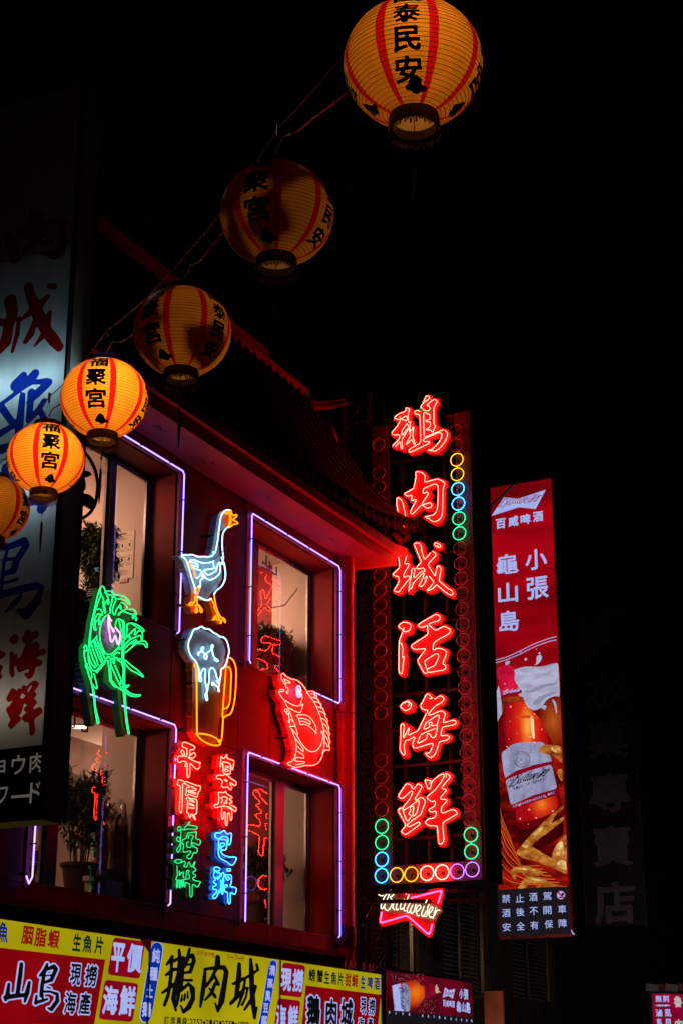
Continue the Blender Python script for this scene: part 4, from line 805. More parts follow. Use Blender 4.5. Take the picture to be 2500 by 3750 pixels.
# characters
CH = [('flat', 'red', 'red neon character 平 on the wall, topmost of the left column'), ('price', 'red', 'red neon character 價 on the wall, second of the left column'),
      ('sea', 'green', 'green neon character 海 on the wall, third of the left column'), ('fresh', 'green', 'green neon character 鮮 on the wall, lowest of the left column'),
      ('feast', 'red', 'red neon character 宴 on the wall, topmost of the right column'), ('seat', 'red', 'red neon character 席 on the wall, second of the right column'),
      ('wrap', 'cyan', 'blue neon character 包 on the wall, third of the right column'), ('manage', 'cyan', 'blue neon character 辦 on the wall, lowest of the right column')]
PC = 9.83; pc = pxY(PC)
for k, cc, lab in CH:
    c0 = C[k][0][0]; u, v = pc(*c0)
    e = empty('neon_character', lab, 'neon sign', 'small neon characters 平價海鮮 宴席包辦 on the wall', loc=(u, 9.9, v))
    pmx = {'red': 'redplate', 'green': 'greenplate', 'cyan': 'blueplate'}[cc]
    allp = C[k]
    plate('backing', [allp[0]], allp, .014, fy(PC), pc, -.045, .07, M[pmx], e, .010)
    tm = {'red': 'red_small', 'green': 'green_dim', 'cyan': 'cyan_tube'}[cc]
    neon('neon_tube', allp, fy(PC), pc, 0, .0045 if cc == 'red' else .0052, M[tm], e, 2.2)
    us = [pc(x, y) for q_ in allp for x, y in q_]; cx = sum(p[0] for p in us)/len(us); cz = sum(p[1] for p in us)/len(us)
    q = MB()
    for du, dv in ((-.1, .12), (.1, -.12), (-.08, -.15)): q.box((cx+du-.012, 9.94, cz+dv-.012), (cx+du+.012, 10.0, cz+dv+.012))
    split_build(q, 'bracket', M['dark_metal'], e)

# ================================================================== BIG VERTICAL NEON SIGN
X0 = 22.0
sg = empty('vertical_neon_sign', 'tall projecting sign of six red neon brush characters with coloured rings down both sides', 'neon sign', loc=(22.0, 9.25, 4.4))
ZB, ZT = 4.385, 11.35
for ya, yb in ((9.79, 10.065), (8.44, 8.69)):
    MB().box((X0, ya, ZB if ya < 9 else ZB), (X0+.04, yb, ZT)).build('side_panel', M['fixture'] if ya < 9 else mat('shaded lamp channel', (.075, .06, .065), (.03, .024, .028), .6), sg)  # shade is painted into the left panel's darker colour
MB().box((X0-.001, 8.692, ZB), (X0+.038, 9.788, 4.645)).build('bottom_panel', M['fixture'], sg)
q = MB()
for z in np.arange(5.0, 11.3, .52): q.box((X0+.06, 8.69, z), (X0+.10, 9.79, z+.04))
for y in (8.9, 9.25, 9.6): q.box((X0+.10, y, 4.65), (X0+.14, y+.04, ZT))
q.box((X0+.04, 8.44, ZT-.05), (X0+.65, 10.06, ZT)); 
q.build('inner_frame', M['dark_metal'], sg)
q = MB(); q.box((X0+.04, 8.40, ZB), (X0+.68, 8.44, ZT)); q.box((X0+.04, 8.44, ZB), (X0+.68, 10.065, ZB+.04)); q.build('side_cover', M['dark_metal'], sg)
q = MB()
for z in np.arange(4.7, 11.2, .85):
    q.bar((X0+.66, 8.5, z), (X0+.66, 10.05, z+.85), .03); q.box((X0+.64, 8.44, z), (X0+.68, 10.06, z+.03))
q.build('back_brace', M['dark_metal'], sg)
Xt = 21.86; px = pxX(Xt); fx = FX(Xt)
names = {'goose': '鵝', 'meat': '肉', 'city': '城', 'live': '活', 'sea': '海', 'fresh': '鮮'}
for k in ('goose', 'meat', 'city', 'live', 'sea', 'fresh'):
    pobj = plate('neon_character', LETF[k], LET[k], .032, fx, px, -.04, .10, M['redplate'], sg, .014)
    pobj['label'] = 'red channel letter ' + names[k]
    for t_ in neon('neon_tube', LET[k], fx, px, 0, .0036, M['red_tube'], sg, 2.2): t_.parent = pobj
Xr = 21.93
def ring(y, z, m_, r=.100, tr=.0066, other=None, nm='neon_ring'):
    b_ = MB(); b_.tube([(Xr, y+r*math.cos(2*PI*k/30), z+r*math.sin(2*PI*k/30)) for k in range(30)], tr, 6, closed=True)
    if other is not None:
        yy, zz = other; mid = Vector((Xr, (y+yy)/2, (z+zz)/2)); a_ = Vector((Xr, y, z)); d = (mid-a_).normalized()
        b_.tube([a_+d*r, mid, Vector((Xr, yy, zz))-d*r], tr*.9, 6)
    o = b_.build(nm, m_, sg, smooth=True)
    q_ = MB(); q_.box((Xr, y-.004, z-.03), (X0-.001, y+.004, z+.01)); q_.box((Xr, y+r-.006, z-.006), (X0-.001, y+r+.006, z+.006)); q_.box((Xr, y-r-.006, z-.006), (X0-.001, y-r+.006, z+.006))
    for c_ in split_build(q_, 'clip', M['dark_metal'], sg): c_.parent = o
gt = emit('green ring gas', (.015, 1, .34), 2.0); yt = emit('yellow ring gas', (1, .40, .006), 2.6); ct = M['cyan_tube']; vt = emit('violet ring gas', (.42, .16, 1), 2.6)
ring(9.925, 4.508, ct, other=(9.92, 4.734)); ring(9.92, 4.734, ct); ring(9.916, 4.97, gt, other=(9.916, 5.198)); ring(9.916, 5.198, gt)
ring(9.695, 4.505, yt, other=(9.471, 4.503)); ring(9.471, 4.503, yt); ring(9.233, 4.506, M['red_tube'], other=(9.008, 4.506)); ring(9.008, 4.506, M['red_tube'])
ring(8.783, 4.506, vt, other=(8.56, 4.52)); ring(8.56, 4.52, vt); ring(8.567, 4.764, gt, other=(8.567, 4.995)); ring(8.567, 4.995, gt)
for k in range(4, 29):
    z = 4.508+.2325*k+(.004 if k % 2 else 0)
    if k == 8 or k == 9 or k == 27: continue
    ring(9.918, z, M['dead_tube'], tr=.0045, other=(9.918, z+.2325) if k % 2 == 0 else None)
for k in range(2, 28):
    z = 4.764+.2318*k+(.0 if k % 2 else 0)
    m_ = {20: gt, 21: gt, 22: ct, 23: ct, 24: yt, 25: yt}.get(k)
    y = 8.58+.0025*k
    if m_ is None:
        if k in (8, 9): pass
        ring(y, z, M['dead_tube'], tr=.0045, other=(y, z+.2318) if k % 2 == 0 else None)
    else: ring(y, z, m_, other=(y, z+.2318) if k % 2 == 0 else None)
# lattice tower carrying it
tw = empty('steel_lattice_tower', 'rusty steel lattice tower between the red column and the tall neon sign', 'tower', loc=(22.3, 10.3, 0))
q = MB()
for X, Y in ((22.1, 10.14), (22.1, 10.60), (22.6, 10.14), (22.6, 10.60)): q.box((X-.025, Y-.025, 0), (X+.025, Y+.025, 12))
split_build(q, 'upright', M['rust_steel'], tw)
q = MB(); z = .6; k = 0
while z < 11.6:
    for X in (22.1, 22.6):
        q.bar((X, 10.14, z), (X, 10.60, z), .04, .04)
        a_, b_ = ((10.14, 10.60) if k % 2 else (10.60, 10.14)); q.bar((X+.01, a_, z), (X+.01, b_, z+.42), .028, .028)
    q.bar((22.1, 10.14, z), (22.6, 10.14, z+.42), .028); z += .42; k += 1
q.build('lattice_brace', M['rust_steel'], tw)
q = MB()
rnd = random.Random(4)
for k in range(26):
    z = rnd.uniform(3.2, 9); y = rnd.uniform(10.05, 10.5); l = rnd.uniform(.2, .9)
    q.tube([(22.05, y, z), (22.03+rnd.uniform(-.03, .03), y+rnd.uniform(-.12, .12), z-l*.5), (22.06, y+rnd.uniform(-.1, .25), z-l)], .005, 4)
split_build(q, 'loose_wire', M['cable'], tw)
q = MB()
for z in (4.25, 4.12): q.bar((21.5, 10.4, z), (22.3, 8.5, z+.02), .05, .05)
q.bar((22.0, 10.25, 4.35), (21.95, 9.65, 4.12), .05, .05)
split_build(q, 'cross_beam', M['dark_metal'], tw)

# bow-tie beer neon below the sign
XB = 21.93; pb = pxX(XB); fb = FX(XB)
e = empty('bow_tie_neon_sign', 'bow-tie shaped neon sign with white script over red, hanging under the tall sign', 'neon sign', loc=(22.35, 9.6, 4))
plate('backing', BW['p'], [], .008, fb, pb, -.05, .012, filmmat('smoked red acrylic', (.42, .05, .04), .65, (.75, .05, .04)), e, .012)
plate('border', [], [BW['p'][0]+[BW['p'][0][0]]], .008, fb, pb, -.035, .02, mat('red enamel rim', (.6, .03, .04), (.5, .02, .03), .4, bump=0), e, .008)
plate('letter_plate', BW['pw'], [], .005, fb, pb, -.043, .004, filmmat('smoky olive acrylic', (.62, .60, .40), .45, (.6, .5, .3)), e, .012)
neon('neon_tube', BW['r'], fb, pb, 0, .011, emit('bow tie red gas', (1, .02, .07), 16), e, 3)
neon('neon_tube', BW['w'], fb, pb, .02, .0074, emit('bow tie white gas', (1, .94, .70), 1.5), e, 2)
q = MB()
for y in (9.95, 9.5): q.box((XB+.075, y, 4.0), (XB+.1, y+.03, 4.38))
split_build(q, 'hanger', M['dark_metal'], e)
# ================================================================== YELLOW SHOP SIGNS
YS = 9.6; fs = FY(YS); ps = pxY(YS)
def signbox(label, x0, x1, z0, z1, colour='em_yellow'):
    e = empty('shop_sign', label, 'shop sign', loc=((x0+x1)/2, YS+.15, z0))
    q = MB(); q.box((x0, YS+.004, z0), (x1, YS+.30, z1)); q.build('case', M['dark_metal'], e)
    MB().add([(x0+.01, YS, z0), (x1-.01, YS, z0), (x1-.01, YS, z1-.02), (x0+.01, YS, z1-.02)], [(0, 1, 2, 3)]).build('face', M[colour], e)
    q = MB(); q.box((x0, YS-.012, z1-.02), (x1, YS+.004, z1)); q.box((x0, YS-.012, z0), (x0+.012, YS+.004, z1-.02)); q.box((x1-.012, YS-.012, z0), (x1, YS+.004, z1-.02))
    q.build('edge_trim', M['metal'], e); return e
zt = 1.6+1.59*.96; zb = 1.96
S1 = signbox('yellow shop sign with two huge white-edged black characters on red, left in the row', 10.2, 15.36-.005, zb, zt)
S2 = signbox('yellow lit shop sign with three huge black characters between two blue pills', 15.36+.005, 18.27-.005, zb, zt)
S3 = signbox('yellow lit shop sign with coloured characters 螃蟹生魚片 on top, right end of row', 18.27+.005, 21.16, zb, zt)
Z3 = lambda x, y: (x*.3061, 3330+y*.3061)
Z4 = lambda x, y: (460+x*.3827, 3400+y*.3827)
Z5 = lambda x, y: (980+x*.2870, 3450+y*.2870)
Z6 = lambda x, y: (x*.8929, 3200+y*.8929)
def TZ(Z, sc, lst): return [(*Z(a, b), c*sc, d*sc) for a, b, c, d in lst]
def PZ(Z, txt): return [Z(*[float(v) for v in p.split(',')]) for p in txt.split()]
def brush(name, Z, sc, txt, material, parent, w, grow=0, h=.008, fr=None, pm_=None):
    fr = fr or fs; pm_ = pm_ or ps
    f0 = [float(v) for v in txt.split(';')[0].split()[0].split(',')]; X_, Y_ = Z(f0[0], f0[1])
    u, v = pm_(X_, Y_); ku = abs(pm_(X_+8, Y_)[0]-u)/8; kv = abs(pm_(X_, Y_+8)[1]-v)/8; an = ku/kv
    S = []
    for seg in txt.split(';'):
        s = []
        for p in seg.split():
            a, b, r = [float(v) for v in p.split(',')]
            X_, Y_ = Z(a, b); u, v = pm_(X_, Y_); s.append((u/an, v, (r*sc+grow)*kv))
        S.append(s)
    me = blob([], S, .002, h, lambda u, v, ww: fr(u*an, v, w+ww), 0); me.name = name
    return link(name, me, material, parent)
# left
poly('red_field', PZ(Z3, "-300,430 0,465 1258,608 1125,1385 -300,1385"), fs, ps, .002, M['em_red'], S1, False)
chars('lettering', '魚', TZ(Z3, .3061, [(35, 280, 115, 250)]), fs, ps, .004, M['em_dkblue'], S1, .03)
chars('lettering', '胭脂蝦', TZ(Z3, .3061, [(325, 315, 135, 225), (482, 340, 140, 230), (640, 358, 135, 225)]), fs, ps, .004, M['em_dkred'], S1, .03, .12)
chars('lettering', '生魚片', TZ(Z3, .3061, [(918, 400, 100, 215), (1045, 418, 110, 215), (1182, 435, 100, 215)]), fs, ps, .004, M['em_dkgreen'], S1, .03, .12)
SH = "250,660,24 235,800,28 205,1010,26;100,900,18 85,1010,26 60,1090,18;60,1060,28 180,1040,28 310,1030,24;345,880,20 320,1000,30 290,1110,16"
DA = "560,660,16 530,740,26 470,800,14;540,730,16 640,690,28 665,720,26 610,850,24 530,880,16;530,740,20 500,900,24 485,1040,22;550,800,8 620,790,10;500,990,14 590,990,14 680,1020,20 680,1100,26 610,1200,26 570,1190,12;430,1040,14 420,1130,20;430,1120,20 500,1100,18 560,1080,14;510,1030,10 500,1110,12;555,935,9 600,950,9"
for t_ in (SH, DA):
    brush('lettering_outline', Z3, .3061, t_, M['em_white'], S1, .004, 5.5); brush('lettering', Z3, .3061, t_, M['em_black'], S1, .006)
sp = TZ(Z3, .3061, [(900, 785, 150, 290), (1085, 800, 165, 290), (835, 1125, 165, 300), (1010, 1135, 160, 300)])
chars('lettering_outline', '現撈海產', sp, fs, ps, .004, M['em_white'], S1, .085, .10)
chars('lettering', '現撈海產', [(a, b, c*.84, d*.88) for a, b, c, d in sp], fs, ps, .006, M['em_black'], S1, .025, .10)
for t_ in ("465,262 595,280 573,433 440,415", "430,436 568,452 543,610 403,598"):
    poly('red_tile', PZ(Z6, t_), fs, ps, .002, M['em_crimson'], S1)
chars('lettering', '平價', TZ(Z6, .8929, [(483, 345, 55, 122), (551, 348, 62, 120)]), fs, ps, .004, M['em_white'], S1, .035, .10)
chars('lettering', '海鮮', TZ(Z6, .8929, [(452, 520, 62, 120), (522, 523, 64, 125)]), fs, ps, .004, M['em_white'], S1, .035, .10)
q = onY(540, 3432, YS-.02); MB().add([(q.x-.16, YS-.02, zt-.01), (q.x+.06, YS-.02, zt-.01), (q.x+.03, YS-.05, zt-.17)], [(0, 1, 2)]).build('peeled_corner', M['whiteplate'], S1)
# centre
OV1 = "240,190 265,148 300,135 338,155 352,200 345,260 245,845 222,890 185,902 148,885 138,835 150,770"
OV2 = "1365,370 1385,320 1412,305 1438,325 1445,370 1350,900 1340,1000 1240,1000 1285,870"
for t_ in (OV1, OV2):
    c_ = PZ(Z4, t_); cx = sum(a for a, b in c_)/len(c_); cyy = sum(b for a, b in c_)/len(c_)
    poly('pill_border', [(cx+(a-cx)*1.07, cyy+(b-cyy)*1.015) for a, b in c_], fs, ps, .002, M['em_white'], S2)
    poly('blue_pill', c_, fs, ps, .004, M['em_blue'], S2)
chars('lettering', '純種土鵝', TZ(Z4, .3827, [(288, 265, 75, 140), (262, 438, 82, 132), (227, 605, 62, 125), (198, 780, 88, 145)]), fs, ps, .006, M['em_white'], S2, .03, .06)
chars('lettering', '清蒸臭豆腐', TZ(Z4, .3827, [(1400, 405, 60, 105), (1380, 530, 58, 92), (1358, 648, 54, 105), (1338, 765, 50, 90), (1322, 885, 58, 100)]), fs, ps, .006, M['em_white'], S2, .03, .06)
chars('lettering', 'ガチョウ肉', TZ(Z4, .3827, [(692, 238, 32, 46), (727, 243, 32, 46), (762, 250, 26, 36), (798, 252, 32, 46), (833, 258, 32, 48)]), fs, ps, .004, M['em_dkred'], S2, .02)
chars('lettering', 'シーフード', TZ(Z4, .3827, [(985, 273, 34, 46), (1018, 281, 34, 10), (1052, 283, 34, 44), (1085, 291, 34, 10), (1122, 294, 34, 50)]), fs, ps, .004, M['em_dkred'], S2, .02)
GO = "510,210,10 518,300,17 505,440,17 470,560,15 455,680,20 478,790,8;445,275,13 392,350,8;400,335,7 460,315,13 505,290,9;385,450,9 450,400,15 510,390,9;440,300,10 432,450,15 418,560,14 410,620,8;350,620,9 420,570,13 480,520,8;370,738,12 402,650,14 425,560,10;500,500,10 505,620,15 490,740,8;452,560,8 495,600,10;610,200,10 592,290,17 560,370,12;550,280,10 540,430,17 525,590,14;560,300,9 640,262,17 652,310,17 618,420,14 560,430,8;572,355,6 630,345,8;545,500,8 630,500,11;525,600,12 600,535,12 645,580,16 640,680,20 600,760,22 552,805,12 525,745,6;540,640,5 530,700,8;567,630,5 560,690,8;592,610,5 592,670,8;615,580,5 630,640,8"
ME = "880,280,20 878,340,24 862,400,14;760,392,9 750,500,17 735,620,18 712,755,8;755,395,10 860,380,14 940,378,20 962,420,20 940,560,22 915,700,26 880,800,8 855,720,6;862,390,12 825,480,14 768,560,9;850,460,9 885,540,14;855,530,12 822,620,14 758,690,6;800,580,6 850,650,15 858,665,9"
CI = "1085,345,14 1082,450,22 1070,560,20 1052,660,13;1025,535,9 1080,515,16 1125,480,8;1002,725,12 1055,670,17 1112,600,8;1195,300,12 1202,420,23 1205,560,21 1215,700,24 1232,860,12;1232,860,10 1255,760,6;1105,500,8 1170,465,11 1245,415,9;1140,500,9 1120,620,13 1072,758,6;1125,575,7 1165,575,9 1150,660,8 1112,738,9;1240,560,14 1205,680,16 1135,782,8;1252,350,10 1262,400,13"
for t_ in (GO, ME, CI): brush('lettering', Z4, .3827, t_, M['em_black'], S2, .004, 1.5)
ph = '訂席專線:2752-2142・2751-6999'
xs_ = [390, 450, 508, 562, 600, 627, 657, 690, 721, 750, 782, 813, 845, 876, 906, 935, 965, 996, 1024, 1050, 1080, 1108, 1135, 1163]
chars('lettering', ph, TZ(Z4, .3827, [(x_, 885+(x_-390)*.06, 46 if i < 4 else 26, 84 if i < 4 else 62) for i, x_ in enumerate(xs_[:len(ph)])]), fs, ps, .004, M['em_black'], S2, .018)
# right
poly('red_field', PZ(Z5, "485,560 1440,678 1390,1200 420,1200"), fs, ps, .002, M['em_red'], S3, False)
for t_ in ("193,263 482,305 435,715 138,680", "128,720 420,755 378,1120 75,1120"): poly('red_tile', PZ(Z5, t_), fs, ps, .002, M['em_crimson'], S3)
chars('lettering', '現撈', TZ(Z5, .287, [(235, 487, 135, 290), (385, 497, 135, 290)]), fs, ps, .004, M['em_white'], S3, .035, .10)
chars('lettering', '海鮮', TZ(Z5, .287, [(168, 955, 130, 300), (320, 965, 130, 300)]), fs, ps, .004, M['em_white'], S3, .035, .10)
top = [('螃', 565, 425, 85, 'em_black'), ('蟹', 665, 440, 80, 'em_black'), ('生', 752, 457, 68, 'em_dkgreen'), ('魚', 840, 468, 75, 'em_dkgreen'), ('片', 925, 478, 68, 'em_dkgreen'), ('甜', 1020, 490, 75, 'em_dkred'), ('蝦', 1107, 500, 78, 'em_dkred'), ('生', 1210, 517, 60, 'em_dkblue'), ('啤', 1300, 527, 70, 'em_dkblue'), ('酒', 1385, 537, 72, 'em_dkblue')]
for mk in ('em_black', 'em_dkgreen', 'em_dkred', 'em_dkblue'):
    t_ = [t for t in top if t[4] == mk]
    chars('lettering', ''.join(t[0] for t in t_), TZ(Z5, .287, [(t[1], t[2], t[3], 165) for t in t_]), fs, ps, .004, M[mk], S3, .03, .08)
sp = TZ(Z5, .287, [(580, 880, 200, 430), (805, 920, 165, 420), (1005, 920, 180, 420)])
chars('lettering_outline', '鵝肉城', sp, fs, ps, .004, M['em_white'], S3, .075, .06)
chars('lettering', '鵝肉城', [(a, b, c*.85, d*.90) for a, b, c, d in sp], fs, ps, .006, M['em_black'], S3, .035, .06)
sp = TZ(Z5, .287, [(1215, 822, 85, 235), (1322, 832, 90, 235), (1185, 1060, 85, 200), (1300, 1060, 85, 200)])
chars('lettering_outline', '現撈海產', sp, fs, ps, .004, M['em_white'], S3, .085, .06)
chars('lettering', '現撈海產', [(a, b, c*.82, d*.87) for a, b, c, d in sp], fs, ps, .006, M['em_black'], S3, .025, .06)
q = MB()
for (x_, r_) in ((20.2, .03), (20.35, .05), (20.5, .03), (20.75, .04), (20.95, .05), (21.05, .03)): q.lathe([(0, 0), (r_*.6, .01), (r_*.5, .06), (r_*.2, .11), (0, .12)], (x_, 9.66, zt), 8)
for o in split_build(q, 'lamp_cap', M['whiteplate']): tag(o, 'small pale plastic lamp cap standing on the top edge of the rightmost yellow sign', 'lamp cap', 'lamp caps on the yellow sign')

# ================================================================== SMALL BEER SCREEN
YA = 9.6; fa = FY(YA); pa = pxY(YA); Z7 = lambda x, y: (1390+x*.2934, 3500+y*.2934)
x0 = onY(1412, 3600, YA).x; x1 = onY(1730, 3650, YA).x; z1 = onY(1412, 3553, YA).z; 
A = empty('beer_banner', 'small lit beer banner with a lying bottle on wine red, right of the yellow signs', 'banner', loc=((x0+x1)/2, YA, 2.4))
MB().box((x0-.03, YA+.003, 2.45), (x1+.02, YA+.16, z1+.03)).build('case', M['dark_metal'], A)
wine = emit('printed wine red', (.14, .001, .012), 1, c2=(.035, .002, .006), scale=.9, detail=2)
blk = emit('printed charcoal', (.008, .007, .009), 1)
poly('face', PZ(Z7, "75,190 1150,345 1155,860 75,860"), fa, pa, .0, wine, A, False)
poly('bottle', PZ(Z7, "88,372 350,332 430,296 478,328 512,390 560,365 560,540 515,570 495,620 478,640 380,708 88,682"), fa, pa, .002, gradprint('printed amber bottle', onY(*Z7(425, 470), 9.6), (.9, 9, .30), ((0, (.85, .22, .012)), (.35, (.62, .07, .005)), (.7, (.20, .006, .002)), (1, (.03, .001, .001)))), A)
poly('bottle_label', PZ(Z7, "150,378 250,352 262,420 300,700 175,690"), fa, pa, .004, M['em_white'], A, False)
poly('bottle_label', PZ(Z7, "262,348 340,358 378,470 372,705 300,700 275,500"), fa, pa, .004, emit('printed silver', (.28, .30, .5), 1, c2=(.12, .12, .24), scale=9), A)
poly('label_edge', PZ(Z7, "135,382 152,378 192,688 178,688"), fa, pa, .004, M['em_crimson'], A, False)
poly('bottle_neck', PZ(Z7, "560,368 650,355 688,378 690,482 585,552 568,500"), fa, pa, .004, emit('printed cap foil', (.35, .003, .03), 1, c2=(.12, .001, .01), scale=6), A)
poly('splash', PZ(Z7, "685,375 712,360 708,395 735,410 715,430 765,470 725,462 690,488"), fa, pa, .006, emit('printed cream foam', (.5, .38, .25), 1), A)
poly('bow_tie', PZ(Z7, "808,400 855,437 935,420 905,545 848,505 777,530"), fa, pa, .004, M['em_white'], A, False)
chars('lettering', '小張', TZ(Z7, .2934, [(1012, 480, 50, 125), (1070, 490, 54, 130)]), fa, pa, .004, M['em_white'], A, .035)
chars('lettering', '龜山島', TZ(Z7, .2934, [(980, 640, 52, 140), (1040, 648, 50, 125), (1097, 655, 52, 140)]), fa, pa, .004, M['em_white'], A, .035)
chars('lettering', '百威啤酒', TZ(Z7, .2934, [(800, 598, 34, 82), (838, 603, 34, 85), (875, 607, 34, 85), (912, 611, 34, 85)]), fa, pa, .004, M['em_white'], A, .035)
poly('warning_strip', PZ(Z7, "75,692 1155,782 1155,860 75,860"), fa, pa, .006, blk, A, False)
xs_ = [110, 193, 278, 360, 525, 597, 668, 735, 805, 880, 945, 1010, 1075, 1138]
chars('lettering', '禁止酒駕酒後不開車安全有保障', TZ(Z7, .2934, [(x_, 712+(x_-110)*.105, 16, 34) for x_ in xs_]), fa, pa, .008, M['em_white'], A, .03)
rv = random.Random(5); q = MB()
for k in range(150):
    X_, Y_ = Z7(rv.uniform(130, 560), rv.uniform(235, 330) if k % 2 else rv.uniform(560, 700))
    if k % 2 == 0: X_, Y_ = Z7(rv.uniform(480, 700), rv.uniform(560, 730))
    u, v = pa(X_, Y_); s_ = rv.uniform(.003, .008); q.add([fa(u-s_, v, .003), fa(u, v-s_, .003), fa(u+s_, v, .003), fa(u, v+s_, .003)], [(0, 1, 2, 3)])
q.build('printed_spray', emit('printed spray', (.40, .22, .16), 1), A)['kind'] = 'stuff'
def script(name, quad, fr, pm_, w, r, material, parent, step=1.2):
    """the flowing brand script, mapped so that its baseline runs from quad[0] to quad[1] (px) with height vector quad[2]"""
    (ax, ay), (bx, by), (hx, hy) = quad; out = []
    for s in BW['w']:
        o = []
        for x_, y_ in s:
            X_ = (x_-1370)/KW; Y_ = (y_-3230)/KW
            t = (X_-150)/1310; base = 640+t*215; hgt = (base-Y_)/370
            o.append((ax+(bx-ax)*t+hx*hgt, ay+(by-ay)*t+hy*hgt))
        out.append(o)
    S = [[pm_(x_, y_) for x_, y_ in smooth2(o, step)] for o in out]
    me = blob([], [s for s in S if len(s) > 1], r, r*.7, lambda u, v, ww: fr(u, v, w+ww), 0); me.name = name
    return link(name, me, material, parent)
script('lettering', (Z7(790, 498), Z7(915, 498), (3, -14)), fa, pa, .006, .0030, M['em_dkred'], A)
script('lettering', (Z7(228, 395), Z7(262, 690), (15, 1)), fa, pa, .006, .0045, M['em_black'], A)
e = empty('mounting_rail', 'rusty rail under the small beer banner', 'rail', loc=(22, 9.7, 2.4))
MB().box((21.0, 9.62, 2.36), (24.6, 9.68, 2.42)).build('rail', M['rust_steel'], e)

# ================================================================== TALL BEER LIGHTBOX
XV = 26.0; fv = FX(XV); pv = pxX(XV)
V = empty('beer_lightbox', 'tall red lightbox with a beer bottle, foam and crab claws above a black warning panel', 'lightbox', loc=(26, 9.1, 3.95))
ZP4 = lambda x, y: (1700+x*.34014, 1700+y*.34014); ZP5 = lambda x, y: (1750+x*.4678, 2400+y*.4678)
ya, yb = 9.70, 8.52
MB().box((XV+.004, yb-.02, 3.93), (XV+.3, ya+.02, 11.65)).build('case', M['dark_metal'], V)
bgm = emit('backlit ad red', (.36, .0008, .006), 1, c2=(.13, .0005, .003), scale=1.3, stretch=(.2, .35, 1.6), detail=1, lo=.3, hi=.62)
MB().add([(XV, ya, 4.74), (XV, yb, 4.74), (XV, yb, 11.59), (XV, ya, 11.59)], [(0, 1, 2, 3)]).build('face', bgm, V)
rim = emit('glowing red edge', (.22, .002, .008), 1)
q = MB(); q.box((XV-.01, yb-.035, 3.93), (XV+.05, yb-.005, 11.62)); q.box((XV-.01, ya+.005, 3.93), (XV+.05, ya+.02, 11.6)); q.box((XV-.01, yb-.005, 11.595), (XV+.05, ya+.005, 11.62))
q.build('edge_trim', mat('red lacquered edge', (.5, .02, .03), (.35, .015, .02), .4), V)
q = MB(); q.box((XV-.01, yb-.005, 3.93), (XV+.05, ya+.005, 3.985)); q.build('bottom_rail', M['metal'], V)
poly('bow_tie', PZ(ZP4, "290,558 420,356 578,372 875,274 765,483 585,464"), fv, pv, .002, M['em_white'], V, False)
script('lettering', (ZP4(352, 478), ZP4(820, 392), (9, -34)), fv, pv, .004, .0058, M['em_dkred'], V)
W_ = M['em_white']
chars('lettering', '百威啤酒', TZ(ZP4, .34014, [(390, 640, 108, 110), (525, 613, 110, 112), (656, 592, 110, 112), (790, 562, 112, 112)]), fv, pv, .002, W_, V, .035)
chars('lettering', '龜山島', TZ(ZP4, .34014, [(460, 1075, 235, 215), (467, 1385, 215, 215), (480, 1690, 215, 225)]), fv, pv, .002, W_, V, .02)
chars('lettering', '小張', TZ(ZP4, .34014, [(770, 1025, 235, 220), (785, 1333, 235, 240)]), fv, pv, .002, W_, V, .02)
def line(pts, r, mt, w=.003):
    S = [[pv(x_, y_) for x_, y_ in smooth2(pts, 3)]]; me = blob([], S, r, r*.8, lambda u, v, ww: fv(u, v, w+ww), 0); me.name = 'printed_line'; return link('printed_line', me, mt, V)
line(PZ(ZP4, "300,2120 450,2080 600,2012 750,1935 900,1880 990,1857"), .006, W_); line(PZ(ZP4, "300,2150 450,2108 600,2045 750,1968 900,1912 990,1893"), .006, W_)
foam = emit('printed foam', (.46, .45, .62), 1, c2=(.26, .25, .36), scale=2.5, stretch=(1, 1, 3), lo=.3, hi=.6)
swirl = emit('printed beer swirl', (.34, .008, .003), 1, c2=(.06, .0006, .001), scale=1.6, stretch=(1, 1.2, 4), lo=.42, hi=.62)
P = lambda n, t, w, m_, s=True: poly(n, PZ(ZP5, t), fv, pv, w, m_, V, s)
P('printed_beer_ground', "500,420 640,320 662,720 700,1805 165,1838 150,1100 135,780 140,760 300,900 560,700", .0015, swirl, False)
P('printed_glow', "440,430 480,420 520,380 560,350 600,338 640,330 650,520 662,720 600,720 530,600", .003, gradprint('printed orange glow', b1 if 'b1' in globals() else onX(*ZP5(590, 520), 26), (9, .30, .5), ((0, (.42, .09, .012)), (.5, (.28, .03, .004)), (1, (.12, .001, .002)))))
P('printed_foam', "270,118 300,108 350,92 390,88 430,90 470,92 520,85 550,76 570,68 600,64 625,60 630,130 634,200 636,250 637,285 636,330 620,322 600,322 570,330 545,345 520,372 505,398 490,412 470,424 450,432 425,430 400,415 370,400 330,330 280,250 265,180", .0045, foam)
P('printed_fold', "350,280 430,270 520,225 600,215 635,205 600,235 530,245 440,290 380,298", .005, emit('printed foam shade', (.26, .25, .36), 1))
P('printed_fold', "420,380 470,330 560,290 632,285 600,302 530,330 460,395", .005, emit('printed foam shade', (.26, .25, .36), 1))
P('printed_foam', "122,250 160,230 178,330 190,460 160,500 138,560 128,460", .0045, foam)
for t_ in ("210,60 225,45 245,42 250,55 238,75 215,80", "432,85 458,60 455,10 480,-5 502,8 495,40 470,70", "520,430 540,398 520,392 490,400 480,412 505,418 520,432", "580,340 610,370 618,440 612,470 600,400 578,350"): P('printed_droplet', t_, .006, foam)
for cx, cyy, r_ in ((372, 32, 11), (333, -25, 6), (455, -48, 4), (480, -15, 9)):
    P('printed_droplet', ' '.join(f'{cx+r_*math.cos(t*PI/4):.1f},{cyy+r_*1.1*math.sin(t*PI/4):.1f}' for t in range(8)), .003, foam)
